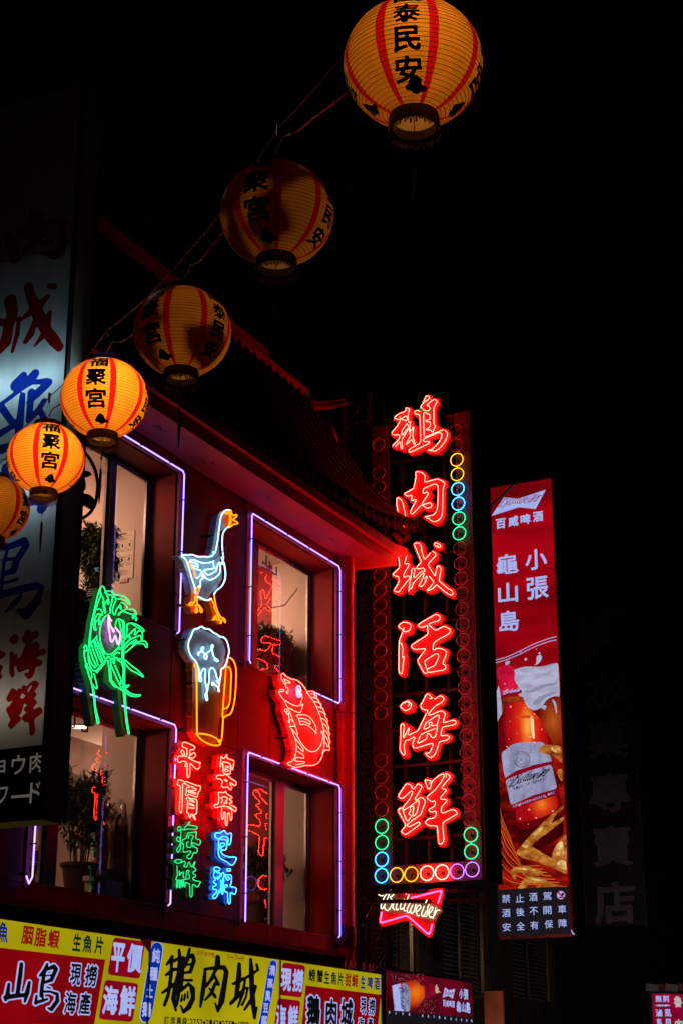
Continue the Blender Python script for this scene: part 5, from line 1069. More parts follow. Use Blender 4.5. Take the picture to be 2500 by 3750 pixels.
for k in range(22):
    u_ = k/21; x0_ = 150+20*u_; y0_ = 1000+720*u_
    line(PZ(ZP5, f"{x0_},{y0_} {x0_+30+60*u_},{y0_+200*(1-u_)+60} {x0_+110+80*u_},{y0_+380*(1-u_)+75} {330+120*u_},{min(1800, y0_+560*(1-u_)+95)} {min(695, 480+220*u_)},{min(1812, 1650+k*9)}"), .004+.005*((k*7) % 3)/2, [emit('printed gold streak', (.62, .20, .02), 1), emit('printed dark streak', (.05, .0005, .001), 1), emit('printed red streak', (.50, .006, .004), 1)][k % 3], .0035)
P('printed_bottle_behind', "112,180 130,170 152,190 160,240 128,330 120,460", .005, emit('printed dark red glass', (.16, .001, .004), 1))
b0 = onX(*ZP5(385, 560), 26); b1 = onX(*ZP5(590, 520), 26); b2 = onX(*ZP5(500, 1190), 26)
glassred = gradprint('printed bottle glass', b0, (9, .42, 1.25), ((0, (.98, .42, .07)), (.18, (.85, .16, .014)), (.34, (.70, .025, .007)), (.6, (.52, .006, .007)), (.9, (.30, .002, .005)), (1, (.12, .001, .003))), nscale=3, namt=.10)
_unused = emit('printed bottle glass b', (.50, .012, .003), 1, c2=(.16, .0008, .002), scale=1.6, stretch=(1, 2.2, .7), lo=.35, hi=.6)
P('printed_bottle', "190,460 168,485 142,570 138,680 160,780 190,890 212,970 240,1100 268,1210 290,1330 310,1450 330,1520 420,1550 560,1485 672,1400 668,1250 640,1100 622,1010 580,850 552,700 530,600 500,520 440,450 380,400 350,330 180,330", .006, glassred)
P('printed_highlight', "408,470 432,480 440,590 446,655 425,655 412,560", .009, emit('printed pale highlight', (.98, .62, .30), 1))
P('printed_highlight', "300,475 380,470 470,480 478,500 390,492 305,500", .009, emit('printed shoulder line', (.62, .06, .01), 1))
P('printed_shadow', "185,345 210,330 350,320 372,385 330,365 250,370 200,420 188,460", .0075, emit('printed brown neck', (.45, .05, .01), 1, c2=(.12, .006, .003), scale=5))
P('printed_highlight', "290,1210 400,1160 520,1115 615,1095 632,1180 600,1230 450,1290 300,1310", .0075, gradprint('printed lower glow', onX(*ZP5(500, 1170), 26), (9, .30, .30), ((0, (.85, .20, .02)), (.4, (.66, .05, .008)), (.8, (.46, .006, .006)), (1, (.35, .003, .005)))))
P('printed_shadow', "290,1330 340,1370 480,1340 650,1240 672,1400 560,1480 420,1545 330,1520", .008, emit('printed bottle base', (.07, .001, .002), 1, c2=(.02, .0005, .001), scale=3))
P('printed_foil', "150,110 165,90 210,75 262,85 286,120 290,150 282,185 300,225 345,288 260,300 182,335 172,250 160,190 148,160", .0075, emit('printed red foil', (.80, .012, .07), 1, c2=(.40, .002, .025), scale=3))
P('printed_neck_band', "183,300 260,270 335,262 348,300 270,310 186,340", .009, emit('printed neck band', (.25, .001, .01), 1))
script('lettering', (ZP5(192, 312), ZP5(335, 282), (5, -14)), fv, pv, .0105, .0038, W_, V)
silver = emit('printed silver label', (.36, .36, .56), 1, c2=(.20, .20, .34), scale=3, stretch=(1, 2.5, 1))
P('printed_label', "182,765 215,742 260,702 340,682 500,680 522,700 562,775 580,850 400,885 215,978 195,890", .009, silver)
P('printed_label', "213,978 400,905 575,855 620,1045 430,1098 257,1178", .0095, silver)
P('printed_label_band', "208,965 300,905 400,875 440,858 575,832 578,855 400,905 215,978", .0105, M['em_crimson'], False)
P('printed_label_band', "257,1178 430,1098 620,1045 634,1092 450,1147 268,1216", .0105, M['em_crimson'], False)
seal = emit('printed grey seal', (.10, .10, .16), 1, c2=(.25, .25, .38), scale=14)
for rr_, ww_, mm_ in ((66, .0105, seal), (52, .0115, silver), (42, .0125, seal), (36, .0135, silver)):
    P('printed_seal', ' '.join(f'{343+rr_*(1.06 if t % 2 else .98)*math.cos(t*PI/12):.1f},{818+rr_*(1.06 if t % 2 else .98)*math.sin(t*PI/12):.1f}' for t in range(24)), ww_, mm_)
chars('lettering', 'B', TZ(ZP5, .4678, [(340, 818, 22, 30)]), fv, pv, .015, seal, V, .02)
script('lettering', (ZP5(235, 1045), ZP5(552, 935), (14, -34)), fv, pv, .0105, .0062, M['em_black'], V)
def words_(t_, a, b, h_, off=.02, mt='em_black', w=.0105):
    n_ = len(t_); sp_ = [(a[0]+(b[0]-a[0])*(i+.5)/n_, a[1]+(b[1]-a[1])*(i+.5)/n_, (b[0]-a[0])/n_*.72, h_) for i in range(n_)]
    keep = [(c, s) for c, s in zip(t_, sp_) if c != ' ']
    chars('lettering', ''.join(c for c, s in keep), TZ(ZP5, .4678, [s for c, s in keep]), fv, pv, w, M[mt], V, off)
words_('KING OF BEERS', (275, 1048), (522, 970), 20)
words_('ANHEUSER-BUSCH INC', (270, 1188), (600, 1075), 16, .01, 'em_white', .012)
words_('REGISTERED', (418, 858), (500, 846), 8, .0, 'em_white', .012)
for k in range(6):
    y_ = 715+k*11
    line(PZ(ZP5, f"{250+k*2},{y_+14} {340+k},{y_-4} {470+k*2},{y_-12}"), .0022, seal, .0105)
golden = emit('printed crab shell', (.55, .22, .03), 1, c2=(.20, .02, .004), scale=5, lo=.35, hi=.62, stretch=(1, 1, 1.6))
gold2 = emit('printed pale shell', (.85, .62, .22), 1, c2=(.5, .16, .03), scale=9, lo=.4, hi=.6)
for t_ in ("290,1560 330,1500 430,1390 560,1260 670,1178 672,1205 610,1245 570,1330 470,1450 430,1485 400,1500 340,1565", "470,1400 560,1330 672,1262 674,1290 600,1350 480,1440", "300,1560 350,1470 425,1500 520,1560 600,1600 622,1650 560,1660 440,1610 350,1592", "590,1530 640,1450 692,1398 697,1640 600,1640 578,1580", "600,1640 697,1630 697,1720 560,1655", "250,1700 280,1660 380,1655 500,1690 520,1732 400,1725 310,1700 290,1730 302,1765 268,1745", "305,1832 360,1750 400,1730 510,1745 600,1800 480,1785 400,1790 370,1828", "440,1822 520,1790 640,1802 600,1815", "470,760 490,710 550,700 652,715 657,850 610,800 530,775", "618,900 660,885 662,1000 628,960"):
    P('printed_crab_leg', t_, .0125, golden)
for t_ in ("430,1400 500,1340 520,1350 450,1420", "350,1480 400,1490 380,1515 340,1500", "610,1640 640,1605 692,1612 692,1690 650,1670", "560,715 640,725 645,770 590,760", "280,1670 370,1665 470,1690 380,1685", "400,1745 500,1755 560,1780 430,1765", "600,1500 660,1450 680,1560 620,1580"): P('printed_highlight', t_, .0145, gold2)
dr = emit('printed water drop', (.75, .42, .36), 1); rv = random.Random(9)
for cx, cyy in ((210, 225), (256, 404), (373, 412), (443, 463), (250, 520), (307, 613), (398, 530), (240, 658), (227, 717), (445, 685), (500, 582), (408, 640), (275, 1086), (425, 1070), (330, 1282), (400, 1210), (455, 1275), (392, 1325), (585, 1222), (530, 1110), (240, 925), (325, 1175)):
    r_ = rv.choice((5, 7, 9)); P('printed_droplet', f'{cx-r_},{cyy} {cx},{cyy-r_} {cx+r_},{cyy} {cx},{cyy+r_*1.2}', .016, dr)
MB().add([(XV, ya, 3.985), (XV, yb, 3.985), (XV, yb, 4.735), (XV, ya, 4.735)], [(0, 1, 2, 3)]).build('warning_panel', emit('printed grey warning', (.010, .008, .011), 1), V)
rows = [('禁止酒駕', [(218, 1908), (325, 1904), (431, 1894), (541, 1886)]), ('酒後不開車', [(219, 2020), (329, 2012), (435, 2006), (542, 1998), (657, 1990)]), ('安全有保障', [(222, 2131), (332, 2122), (440, 2116), (552, 2108), (662, 2100)])]
for t_, c_ in rows: chars('lettering', t_, TZ(ZP5, .4678, [(a, b, 64, 64) for a, b in c_]), fv, pv, .002, W_, V, .008)
def circ(cx, cyy, r_): return ' '.join(f'{cx+r_*math.cos(t*PI/10):.1f},{cyy+r_*1.03*math.sin(t*PI/10):.1f}' for t in range(20))
P('warning_icon', circ(648, 1880, 37), .002, M['em_crimson']); P('warning_icon', circ(648, 1880, 31), .0035, W_)
P('warning_icon', "655,1862 672,1858 672,1880 660,1888 650,1875", .005, M['em_black']); P('warning_icon', "630,1895 650,1890 660,1902 632,1904", .005, M['em_black'])
line(PZ(ZP5, "625,1858 648,1880 671,1903"), .011, M['em_crimson'], .0065)
q = onX(2103, 3412, 26.0); MB().add([(25.9, q.y+.03, q.z+.03), (25.92, q.y-.03, q.z-.06), (25.95, q.y+.02, q.z-.05)], [(0, 1, 2)]).build('torn_foil', M['em_white'], V)
MB().bar(onX(1740, 1905, 25.5), onX(1885, 1770, 25.5), .03).build('guy_wire', M['cable'], V)

# ================================================================== LEFT WHITE LIGHTBOX
XW = 10.0; fw_ = FX(XW); pw_ = pxX(XW)
Wt = empty('white_lightbox_sign', 'tall white projecting lightbox with red and blue brush characters, partly lit, at the left edge', 'lightbox', loc=(10.1, 8.1, 3.5))
zt_ = 9.55; zb_ = 3.55; yo, yi = 7.20, 9.3
def trans(name, c, mixd=.35):
    m_, nt, out = nodes(name); t = nt.nodes.new('ShaderNodeBsdfTranslucent'); d = nt.nodes.new('ShaderNodeBsdfDiffuse')
    r, n = ncol(nt, tuple(v*.8 for v in c), c, 2.5, stretch=(1, 2, .35)); nt.links.new(r.outputs[0], t.inputs[0]); nt.links.new(r.outputs[0], d.inputs[0])
    mx = nt.nodes.new('ShaderNodeMixShader'); mx.inputs[0].default_value = mixd; nt.links.new(t.outputs[0], mx.inputs[1]); nt.links.new(d.outputs[0], mx.inputs[2]); nt.links.new(mx.outputs[0], out.inputs[0]); return m_
MB().add([(XW, yi, zb_), (XW, yo+.02, zb_), (XW, yo+.02, zt_), (XW, yi, zt_)], [(0, 1, 2, 3)]).build('face', trans('white acrylic face', (.62, .66, .64)), Wt)
dirty = mat('grimy cream sheet metal', (.34, .29, .24), (.14, .11, .09), .6, scale=3.5, stretch=(1, 1, .5))
q = MB(); q.box((XW+.03, yo, zb_-.06), (XW+.28, yo+.016, zt_+.04)); q.box((XW+.28, yo, zb_-.06), (XW+.30, yi, zt_+.04)); q.box((XW, yo+.02, zb_-.08), (XW+.28, yi, zb_-.004)); q.box((XW, yo+.02, zt_+.004), (XW+.28, yi, zt_+.04)); q.box((XW, yi, zb_-.08), (XW+.30, yi+.02, zt_+.04)); q.build('case', dirty, Wt)
q = MB(); q.box((XW-.012, yo-.006, zb_-.08), (XW+.03, yo+.018, zt_+.05)); q.box((XW-.012, yo+.018, zb_-.09), (XW+.02, yi, zb_)); q.box((XW+.27, yo-.008, zb_-.08), (XW+.305, yo-.002, zt_+.05)); q.build('edge_trim', M['dark_metal'], Wt)
MB().box((XW+.01, 7.22, 8.02), (XW+.27, 9.28, 8.04)).build('added_baffle', dirty, Wt); MB().box((XW+.01, 7.22, 5.2), (XW+.27, 9.28, 5.22)).build('added_baffle', dirty, Wt)  # unseen plates added to keep the glow in the middle section
area('sign_inner_light', (XW+.20, 7.36, 6.95), .10, 4.6, (.50, .82, 1), rot=(0, PI/2, 0), sy=1.6)
bpy.data.objects['sign_inner_light'].rotation_euler = (0, PI/2, 0)
area('sign_inner_light', (XW+.22, 7.9, 4.35), .12, 1.1, (1, .78, .6), rot=(0, PI/2, 0), sy=1.4)  # added warm lamp standing in for street light on the lower face
area('sign_inner_light', (XW+.20, 7.75, 6.0), .10, 2.0, (.6, .82, 1), rot=(0, PI/2, 0), sy=1.0)
fred = filmmat('red translucent film', (.60, .012, .02)); fblue = filmmat('blue translucent film', (.012, .05, .50))
Z1 = lambda x, y: (x*.425, 900+y*.425); Z2 = lambda x, y: (x*.5103, 1850+y*.5103)
bw = dict(fr=fw_, pm_=pw_)
brush('lettering', Z1, .425, "90,470,52 110,580,48 75,700,45 50,830,50 -10,900,40;-60,640,30 60,670,30;165,620,16 150,760,22 108,910,16;245,350,38 272,450,40 330,590,50 400,730,45 470,820,45 515,875,34;415,435,20 330,520,45 190,630,16;430,575,20 415,650,28 400,740,35 300,862,10;310,640,25 265,760,33 222,825,22;425,345,20 468,352,26", fred, Wt, .003, h=.012, **bw)
brush('lettering', Z1, .425, "140,1200,42 200,1120,26;300,1105,32 255,1165,38 190,1230,14 60,1330,12 0,1370,10;420,1180,26 330,1265,30 250,1350,14;260,1180,10 400,1165,18;195,1290,18 180,1450,24 160,1650,28 100,1760,22;20,1400,22 90,1500,20 150,1560,18;270,1260,22 260,1400,20 250,1500,20;0,1620,24 100,1560,18 180,1500,16;380,1340,18 330,1420,20 260,1500,14;350,1420,14 380,1490,18;-30,1770,36 110,1720,22;60,1920,40 130,2000,50 140,2100,42 190,2150,16;240,2215,28 330,2190,30 400,2180,40 360,2265,32", fblue, Wt, .003, 3.5, h=.012, **bw)
brush('lettering', Z2, .5103, "0,290,30 60,300,22 170,260,30 190,290,24 120,400,26 100,470,26 40,490,16;60,300,10 30,420,12 10,600,14;20,395,10 110,385,14;30,560,10 120,535,14 130,525,8;-20,650,28 130,610,28 260,580,26 300,590,18 265,690,30 190,780,40 130,755,12;40,770,8 100,710,24 150,655,14", fblue, Wt, .003, h=.012, **bw)
def letfilm(k, x0_, y0_, x1_, y1_, m_):
    al = [p for s in LET[k] for p in s]; ax = min(p[0] for p in al); bx = max(p[0] for p in al); ay = min(p[1] for p in al); by = max(p[1] for p in al)
    mp_ = lambda p: pw_(x0_+(p[0]-ax)/(bx-ax)*(x1_-x0_), y0_+(p[1]-ay)/(by-ay)*(y1_-y0_))
    me = blob([[mp_(p) for p in s] for s in LETF[k]], [[mp_(p) for p in s] for s in LET[k]], .012, .010, lambda u, v, ww: fw_(u, v, .003+ww), 0); me.name = 'lettering'
    link('lettering', me, m_, Wt)
letfilm('meat', 24, 770, 250, 960, fred)
letfilm('sea', 75*.5103, 1850+900*.5103, 328*.5103, 1850+1240*.5103, fred)
letfilm('fresh', 55*.5103, 1850+1270*.5103, 300*.5103, 1850+1645*.5103, fred)
letfilm('live', -130, 1850+1000*.5103, 18, 1850+1260*.5103, fred)
poly('black_panel', PZ(Z2, "-200,1780 340,1718 320,2212 -200,2280"), fw_, pw_, .004, mat('black enamel', (.012, .012, .014), (.008, .008, .01), .4), Wt, False)
wpt = emit('dim glowing lettering', (.085, .075, .062), 1)  # dim light put into the letters' colour, the panel behind is opaque
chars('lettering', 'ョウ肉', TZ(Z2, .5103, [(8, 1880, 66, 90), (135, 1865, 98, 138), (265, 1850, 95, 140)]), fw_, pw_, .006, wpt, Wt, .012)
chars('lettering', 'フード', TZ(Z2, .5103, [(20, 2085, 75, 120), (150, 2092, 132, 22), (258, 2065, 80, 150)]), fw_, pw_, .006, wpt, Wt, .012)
# scroll bracket beside it
e = empty('iron_scroll_bracket', 'black wrought-iron ring bracket with leaf hooks in front of the upper left window', 'bracket', loc=(12.5, 9.0, 7))
Ysc = 8.6; q = MB()
q.tube([fy(Ysc)(*pxY(Ysc)(x_, y_), 0) for x_, y_ in smooth2([(292, 1648), (320, 1665), (348, 1715), (360, 1775), (352, 1840), (330, 1880), (298, 1902), (270, 1890), (255, 1840)], 5)], .017, 7); q.build('ring', M['dark_metal'], e, smooth=True)
for t_ in ([(280, 1700), (300, 1688), (316, 1700), (306, 1722), (278, 1722)], [(275, 1735), (318, 1722), (336, 1732), (330, 1745), (275, 1755)], [(275, 1740), (312, 1750), (316, 1790), (300, 1805), (275, 1800)], [(270, 1800), (330, 1810), (352, 1835), (345, 1870), (310, 1850), (272, 1840)]):
    poly('leaf_hook', t_, fy(Ysc), pxY(Ysc), 0, M['dark_metal'], e, True, .02)

# ================================================================== LANTERNS
LTX = [('福聚宮', '國泰民安')]
def papermat(name, yc, refl=.28):
    m_, nt, out = nodes(name)
    tc = nt.nodes.new('ShaderNodeTexCoord'); sx = nt.nodes.new('ShaderNodeSeparateXYZ'); nt.links.new(tc.outputs['Object'], sx.inputs[0])
    at = nt.nodes.new('ShaderNodeMath'); at.operation = 'ARCTAN2'; nt.links.new(sx.outputs['Y'], at.inputs[0]); nt.links.new(sx.outputs['X'], at.inputs[1])
    mu = nt.nodes.new('ShaderNodeMath'); mu.operation = 'MULTIPLY_ADD'; mu.inputs[1].default_value = 8/(2*PI); mu.inputs[2].default_value = 8.5; nt.links.new(at.outputs[0], mu.inputs[0])
    fr_ = nt.nodes.new('ShaderNodeMath'); fr_.operation = 'FRACT'; nt.links.new(mu.outputs[0], fr_.inputs[0])
    sb = nt.nodes.new('ShaderNodeMath'); sb.operation = 'SUBTRACT'; sb.inputs[1].default_value = .5; nt.links.new(fr_.outputs[0], sb.inputs[0])
    ab = nt.nodes.new('ShaderNodeMath'); ab.operation = 'ABSOLUTE'; nt.links.new(sb.outputs[0], ab.inputs[0])
    no = nt.nodes.new('ShaderNodeTexNoise'); no.inputs['Scale'].default_value = 14; nt.links.new(tc.outputs['Object'], no.inputs['Vector'])
    ns = nt.nodes.new('ShaderNodeMath'); ns.operation = 'MULTIPLY_ADD'; ns.inputs[1].default_value = .025; ns.inputs[2].default_value = .078; nt.links.new(no.outputs['Fac'], ns.inputs[0])
    lt = nt.nodes.new('ShaderNodeMath'); lt.operation = 'LESS_THAN'; nt.links.new(ab.outputs[0], lt.inputs[0]); nt.links.new(ns.outputs[0], lt.inputs[1])
    r, n = ncol(nt, tuple(v*.72 for v in yc), yc, 9, lo=.3, hi=.7)
    mc = nt.nodes.new('ShaderNodeMix'); mc.data_type = 'RGBA'; nt.links.new(lt.outputs[0], mc.inputs['Factor']); nt.links.new(r.outputs[0], mc.inputs['A']); mc.inputs['B'].default_value = (.62, .008, .008, 1)
    t = nt.nodes.new('ShaderNodeBsdfTranslucent'); d = nt.nodes.new('ShaderNodeBsdfPrincipled'); d.inputs['Roughness'].default_value = .3
    nt.links.new(mc.outputs['Result'], t.inputs[0]); nt.links.new(mc.outputs['Result'], d.inputs['Base Color'])
    mx = nt.nodes.new('ShaderNodeMixShader'); mx.inputs[0].default_value = refl; nt.links.new(t.outputs[0], mx.inputs[1]); nt.links.new(d.outputs[0], mx.inputs[2]); nt.links.new(mx.outputs[0], out.inputs[0]); return m_
paper = papermat('oiled lantern paper', (.88, .33, .022)); paper_thin = papermat('thin lantern paper', (.85, .33, .03), .07)
inkm = mat('lantern brush ink', (.006, .005, .004), (.004, .003, .003), .5, bump=0); collar_m = mat('gilt card collar', (.10, .055, .03), (.05, .03, .02), .5); fringe_m = mat('faded gold fringe', (.42, .28, .10), (.22, .14, .05), .6, scale=40)
RAD, BV = .225, .93
def lprof():
    out = []; N = 34
    for i in range(N+1):
        th = math.radians(-71.5+143*i/N); r, z = RAD*math.cos(th), RAD*BV*math.sin(th)
        if i > 0:
            tm = math.radians(-71.5+143*(i-.5)/N); out.append(((RAD+.0022)*math.cos(tm), (RAD+.0022)*BV*math.sin(tm)))
        out.append((r, z))
    return out
def text_on(chs, az, parent, lon_w=.11):
    mb = MB(); n_ = len(chs); H = .113 if n_ == 3 else .093; z = (n_-1)/2*H*1.02+(.028 if n_ == 3 else -.006)
    for ch in chs:
        v, f = glyph_box(ch, .03, 0, z, H*.92, H*.88)
        bm = bmesh.new(); vv = [bm.verts.new((a, b, 0)) for a, b in v]
        for ff in f:
            try: bm.faces.new([vv[i] for i in ff])
            except ValueError: pass
        bmesh.ops.triangulate(bm, faces=bm.faces[:])
        bmesh.ops.subdivide_edges(bm, edges=[e_ for e_ in bm.edges if e_.calc_length() > .02], cuts=2)
        bmesh.ops.triangulate(bm, faces=bm.faces[:])
        bm.verts.index_update(); R_ = RAD+.0045
        pts = []
        for q_ in bm.verts:
            th = q_.co.y/(RAD*BV)*.98; a_ = az+q_.co.x/(RAD*max(.45, math.cos(th)))
            pts.append((R_*math.cos(th)*math.cos(a_), R_*math.cos(th)*math.sin(a_), R_*BV*math.sin(th)))
        mb.add(pts, [[q_.index for q_ in f_.verts] for f_ in bm.faces]); bm.free(); z -= H*1.02
    return mb.build('lettering', inkm, parent)
def lantern(pos, az, kind0, label, power, bulb, cards=0, dia=.45):
    """az: world azimuth of the text panel that faces the viewer"""
    e = empty('paper_lantern', label, 'lantern', 'paper lanterns strung across the street')
    body = MB(); body.lathe(lprof(), n=96); bo = body.build('shade', paper_thin if cards else paper, None, smooth=True); bo.rotation_euler.z = 0
    parts = [bo]
    rb = MB()
    for i in range(1, 34):
        th = math.radians(-71.5+143*i/34); rr = (RAD+.0006)*math.cos(th); zz = (RAD+.0006)*BV*math.sin(th)
        rb.tube([(rr*math.cos(2*PI*k/64), rr*math.sin(2*PI*k/64), zz) for k in range(64)], .0011, 4, closed=True)
    o = rb.build('rib_wire', mat('rusty rib wire', (.12, .03, .01), (.08, .02, .008), .6, bump=0), None); o['kind'] = 'stuff'; parts.append(o)
    for k in range(4):
        t_ = text_on(('福聚宮', '國泰民安')[(k+kind0) % 2], PI/8+k*PI/2, None); parts.append(t_)
        a_ = PI/8+k*PI/2+.02
        if (k+kind0) % 2 == 0 or k == 0:
            S_ = [[(.012, -.172, .010), (.012, -.188, .019), (.018, -.204, .019)], [(-.008, -.200, .010), (.044, -.204, .009)]]
            me = blob([], S_, .005, .006, lambda u, v, ww, a_=a_: ((RAD+.006)*math.cos(v/(RAD*BV))*math.cos(a_+u/(RAD*.6)), (RAD+.006)*math.cos(v/(RAD*BV))*math.sin(a_+u/(RAD*.6)), (RAD+.006)*BV*math.sin(v/(RAD*BV)))); me.name = 'ink_seal'
            parts.append(link('ink_seal', me, inkm, None))
    c_ = MB(); zc = RAD*BV*math.sin(math.radians(71.5)); rc = RAD*math.cos(math.radians(71.5))+.002
    c_.lathe([(rc+.004, zc-.004), (rc+.006, zc), (rc+.006, zc+.028), (rc, zc+.028), (rc, zc+.002)], n=40); o = c_.build('top_collar', collar_m, None, smooth=False); parts.append(o)
    c_ = MB(); c_.lathe([(rc+.004, -zc+.004), (rc+.007, -zc), (rc+.003, -zc-.045), (rc-.003, -zc-.045), (rc-.003, -zc)], n=40); parts.append(c_.build('bottom_collar', collar_m, None))
    c_ = MB(); c_.lathe([(0, -zc-.012), (rc-.004, -zc-.012)], n=32); parts.append(c_.build('bottom_disc', trans('waxed paper disc '+label[:6], (.75, .42, .10), .2), None))
    c_ = MB()
    for k in range(60):
        a_ = 2*PI*k/60; a2 = a_+.075; r_ = rc+.009; l_ = .062+.014*random.random()
        c_.add([(r_*math.cos(a_), r_*math.sin(a_), -zc-.006), (r_*math.cos(a2), r_*math.sin(a2), -zc-.006), ((r_+.004)*math.cos(a2), (r_+.004)*math.sin(a2), -zc-l_), ((r_+.004)*math.cos(a_), (r_+.004)*math.sin(a_), -zc-l_)], [(0, 1, 2, 3)])
    parts.append(c_.build('fringe', fringe_m, None))
    c_ = MB(); c_.tube([(0, 0, -zc-.01), (0, 0, -zc-.20)], .0018, 5); c_.lathe([(0, 0), (.006, -.008), (.006, -.02), (0, -.03)], (0, 0, -zc-.12), 8); c_.lathe([(0, 0), (.007, -.01), (.008, -.10), (.003, -.19)], (0, 0, -zc-.19), 8); parts.append(c_.build('tassel', mat('brown silk tassel', (.12, .07, .05), (.06, .04, .03), .6), None, smooth=True))
    c_ = MB(); c_.tube([(-rc, 0, zc+.02), (-rc*.6, 0, zc+.10), (0, 0, zc+.17), (rc*.6, 0, zc+.10), (rc, 0, zc+.02)], .0018, 5); c_.tube([(0, 0, zc+.16), (0, 0, zc+.22)], .008, 6); parts.append(c_.build('hanging_wire', M['cable'], None))
    if cards:
        rt_ = az-PI/8; c2_, s2_ = math.cos(-rt_), math.sin(-rt_); bulbv = Vector((bulb[0]*c2_-bulb[1]*s2_, bulb[0]*s2_+bulb[1]*c2_, bulb[2]))
        c_ = MB(); rr_ = random.Random(cards)
        for k in range(9):
            dv_ = Vector((math.cos(az-rt_)+rr_.uniform(-1.1, 1.1)*1.0, math.sin(az-rt_)+rr_.uniform(-1.1, 1.1), rr_.uniform(-.8, .8))).normalized(); p = bulbv+dv_*.05
            d1 = dv_.orthogonal().normalized(); d2 = dv_.cross(d1); tw_ = rr_.uniform(0, 6); f_ = rr_.uniform(.35, 1)
            pts = [p+(d1*math.cos(t+tw_)+d2*math.sin(t+tw_)*f_)*rr_.uniform(.016, .040) for t in np.arange(0, 2*PI, .7)]
            c_.add(pts, [tuple(range(len(pts)))])
        parts.append(c_.build('shadow_card', collar_m, None))  # unseen cards added to throw patchy shadows on the paper
    for o in parts: o.parent = e
    l = bpy.data.lights.new('lantern_light', 'POINT'); l.energy = power; l.color = (1, .68, .36); l.shadow_soft_size = .006 if cards else .028  # with cards, a weak light added in place of light from outside
    lo = bpy.data.objects.new('lantern_light', l); COL.objects.link(lo); lo.parent = e
    rot = az-PI/8
    cc, ss = math.cos(-rot), math.sin(-rot); bx, by, bz = bulb; lo.location = (bx*cc-by*ss, bx*ss+by*cc, bz)
    s_ = dia/.45; e.location = pos; e.scale = (s_, s_, s_*1.0); e.rotation_euler = (0, 0, rot)
    return e
LS = [(1512, 232, 486, -5, 1, .85, 'largest paper lantern, glowing orange at the top of the view, reading 國泰民安', 0), (1014, 783, 406, -22, 0, .30, 'second lantern from the top, nearly dark with patches of light', 5), (668, 1215, 352, -42, 0, .50, 'dim lantern with mottled shadows between the dark one and the bright pair', 9),
      (382, 1459, 313, -12, 0, 3.0, 'bright yellow lantern with three brushed characters, upper one of the bright pair', 0), (167, 1680, 277, 7, 0, 3.0, 'bright yellow lantern with three brushed characters, lower one in front of the white sign', 0), (-20, 1862, 250, 62, 0, .4, 'dim lantern cut off by the left edge of the photograph', 0)]
LP = []
for x_, y_, w_, ang, kd, pw, lab, cards in LS:
    d = ray(x_, y_); d.normalize(); pos = d*(FOC*.45/w_)+Vector((0, 0, CAMZ)); LP.append(pos)
    back = math.atan2(-d.y, -d.x)           # azimuth from lantern to viewer
    az = back+math.radians(ang)             # + = towards the right in the picture
    vdir = Vector((math.cos(back), math.sin(back), 0)); rdir = Vector((-math.sin(back), math.cos(back), 0))
    bl = {0: (.05, .0, .02), 4: (.05, 0, .0)}.get(cards, (.03, 0, .0)); bw_ = vdir*.095+rdir*.02 if not cards else vdir*-.05+rdir*.05
    lantern(pos, az, kd, lab, pw, (bw_.x, bw_.y, .02), cards)
# cables
def cablething(name, label, pts, r): return tag(MB().tube(pts, r, 6).build(name, M['cable'], smooth=True), label, 'cable')
hz = lambda p: p+Vector((0, 0, .395))
dirn = (LP[0]-LP[1]); A0 = hz(LP[0])+dirn*1.0+Vector((0, 0, .15)); Aend = hz(LP[5])+(LP[5]-LP[4])
nodes_ = [A0]+[hz(p) for p in LP]+[Aend]
pts = []
for a_, b_ in zip(nodes_, nodes_[1:]):
    for k in range(6): t = k/6; pts.append(a_.lerp(b_, t)+Vector((0, 0, -.03*4*t*(1-t))))
cablething('messenger_cable', 'taut dark cable carrying the string of lanterns', pts+[nodes_[-1]], .0035)
pts = []
for i, (a_, b_) in enumerate(zip(nodes_, nodes_[1:])):
    for k in range(8): t = k/8; pts.append(a_.lerp(b_, t)+Vector((.02, -.02, -.05-(.10 if i % 2 else .07)*4*t*(1-t)+.02*math.sin(t*9+i))))
cablething('power_cable', 'looser sagging power cable below the taut one along the lanterns', pts, .0045)
q = MB()
# ================================================================== NEIGHBOURING BUILDINGS
nb = empty('neighbour_building', 'dark concrete building behind the tall neon sign with louvred windows', 'building', loc=(30, 12, 0))
q = MB(); q.box((21.3, 11.2, 0), (70, 11.6, 3.3)); q.box((21.3, 11.2, 3.3), (21.9, 11.6, 8.6)); q.box((21.3, 11.2, 8.6), (70, 11.6, 9.3)); q.box((21.9, 11.2, 5.15), (70, 11.6, 6.4))
for a_, b_ in ((23.6, 24.4), (26.2, 27.2), (29.4, 30.6), (33, 70)): q.box((a_, 11.2, 3.3), (b_, 11.6, 5.15)); q.box((a_, 11.2, 6.4), (b_, 11.6, 8.6))
q.box((21.9, 14, 0), (70, 14.2, 9.2)); q.build('wall', M['wall2'], nb)
for a_, b_ in ((21.9, 23.6), (24.4, 26.2), (27.2, 29.4), (30.6, 33)):
    for z0, z1 in ((3.3, 5.15), (6.4, 8.6)):
        wq = MB(); wq.box((a_, 11.28, z0), (a_+.05, 11.34, z1)); wq.box((b_-.05, 11.28, z0), (b_, 11.34, z1)); wq.box(((a_+b_)/2-.025, 11.28, z0), ((a_+b_)/2+.025, 11.34, z1)); wn_ = wq.build('window', M['metal'], nb)
        lv = MB(); z = z0+.02
        while z < z1-.04: lv.add([(a_+.05, 11.36, z), (b_-.05, 11.36, z), (b_-.05, 11.42, z+.055), (a_+.05, 11.42, z+.055)], [(0, 1, 2, 3)]); z += .075
        lo = lv.build('louvre_blind', mat('dusty louvre slat', (.42, .36, .32), (.28, .24, .22), .6), nb); lo['kind'] = 'stuff'
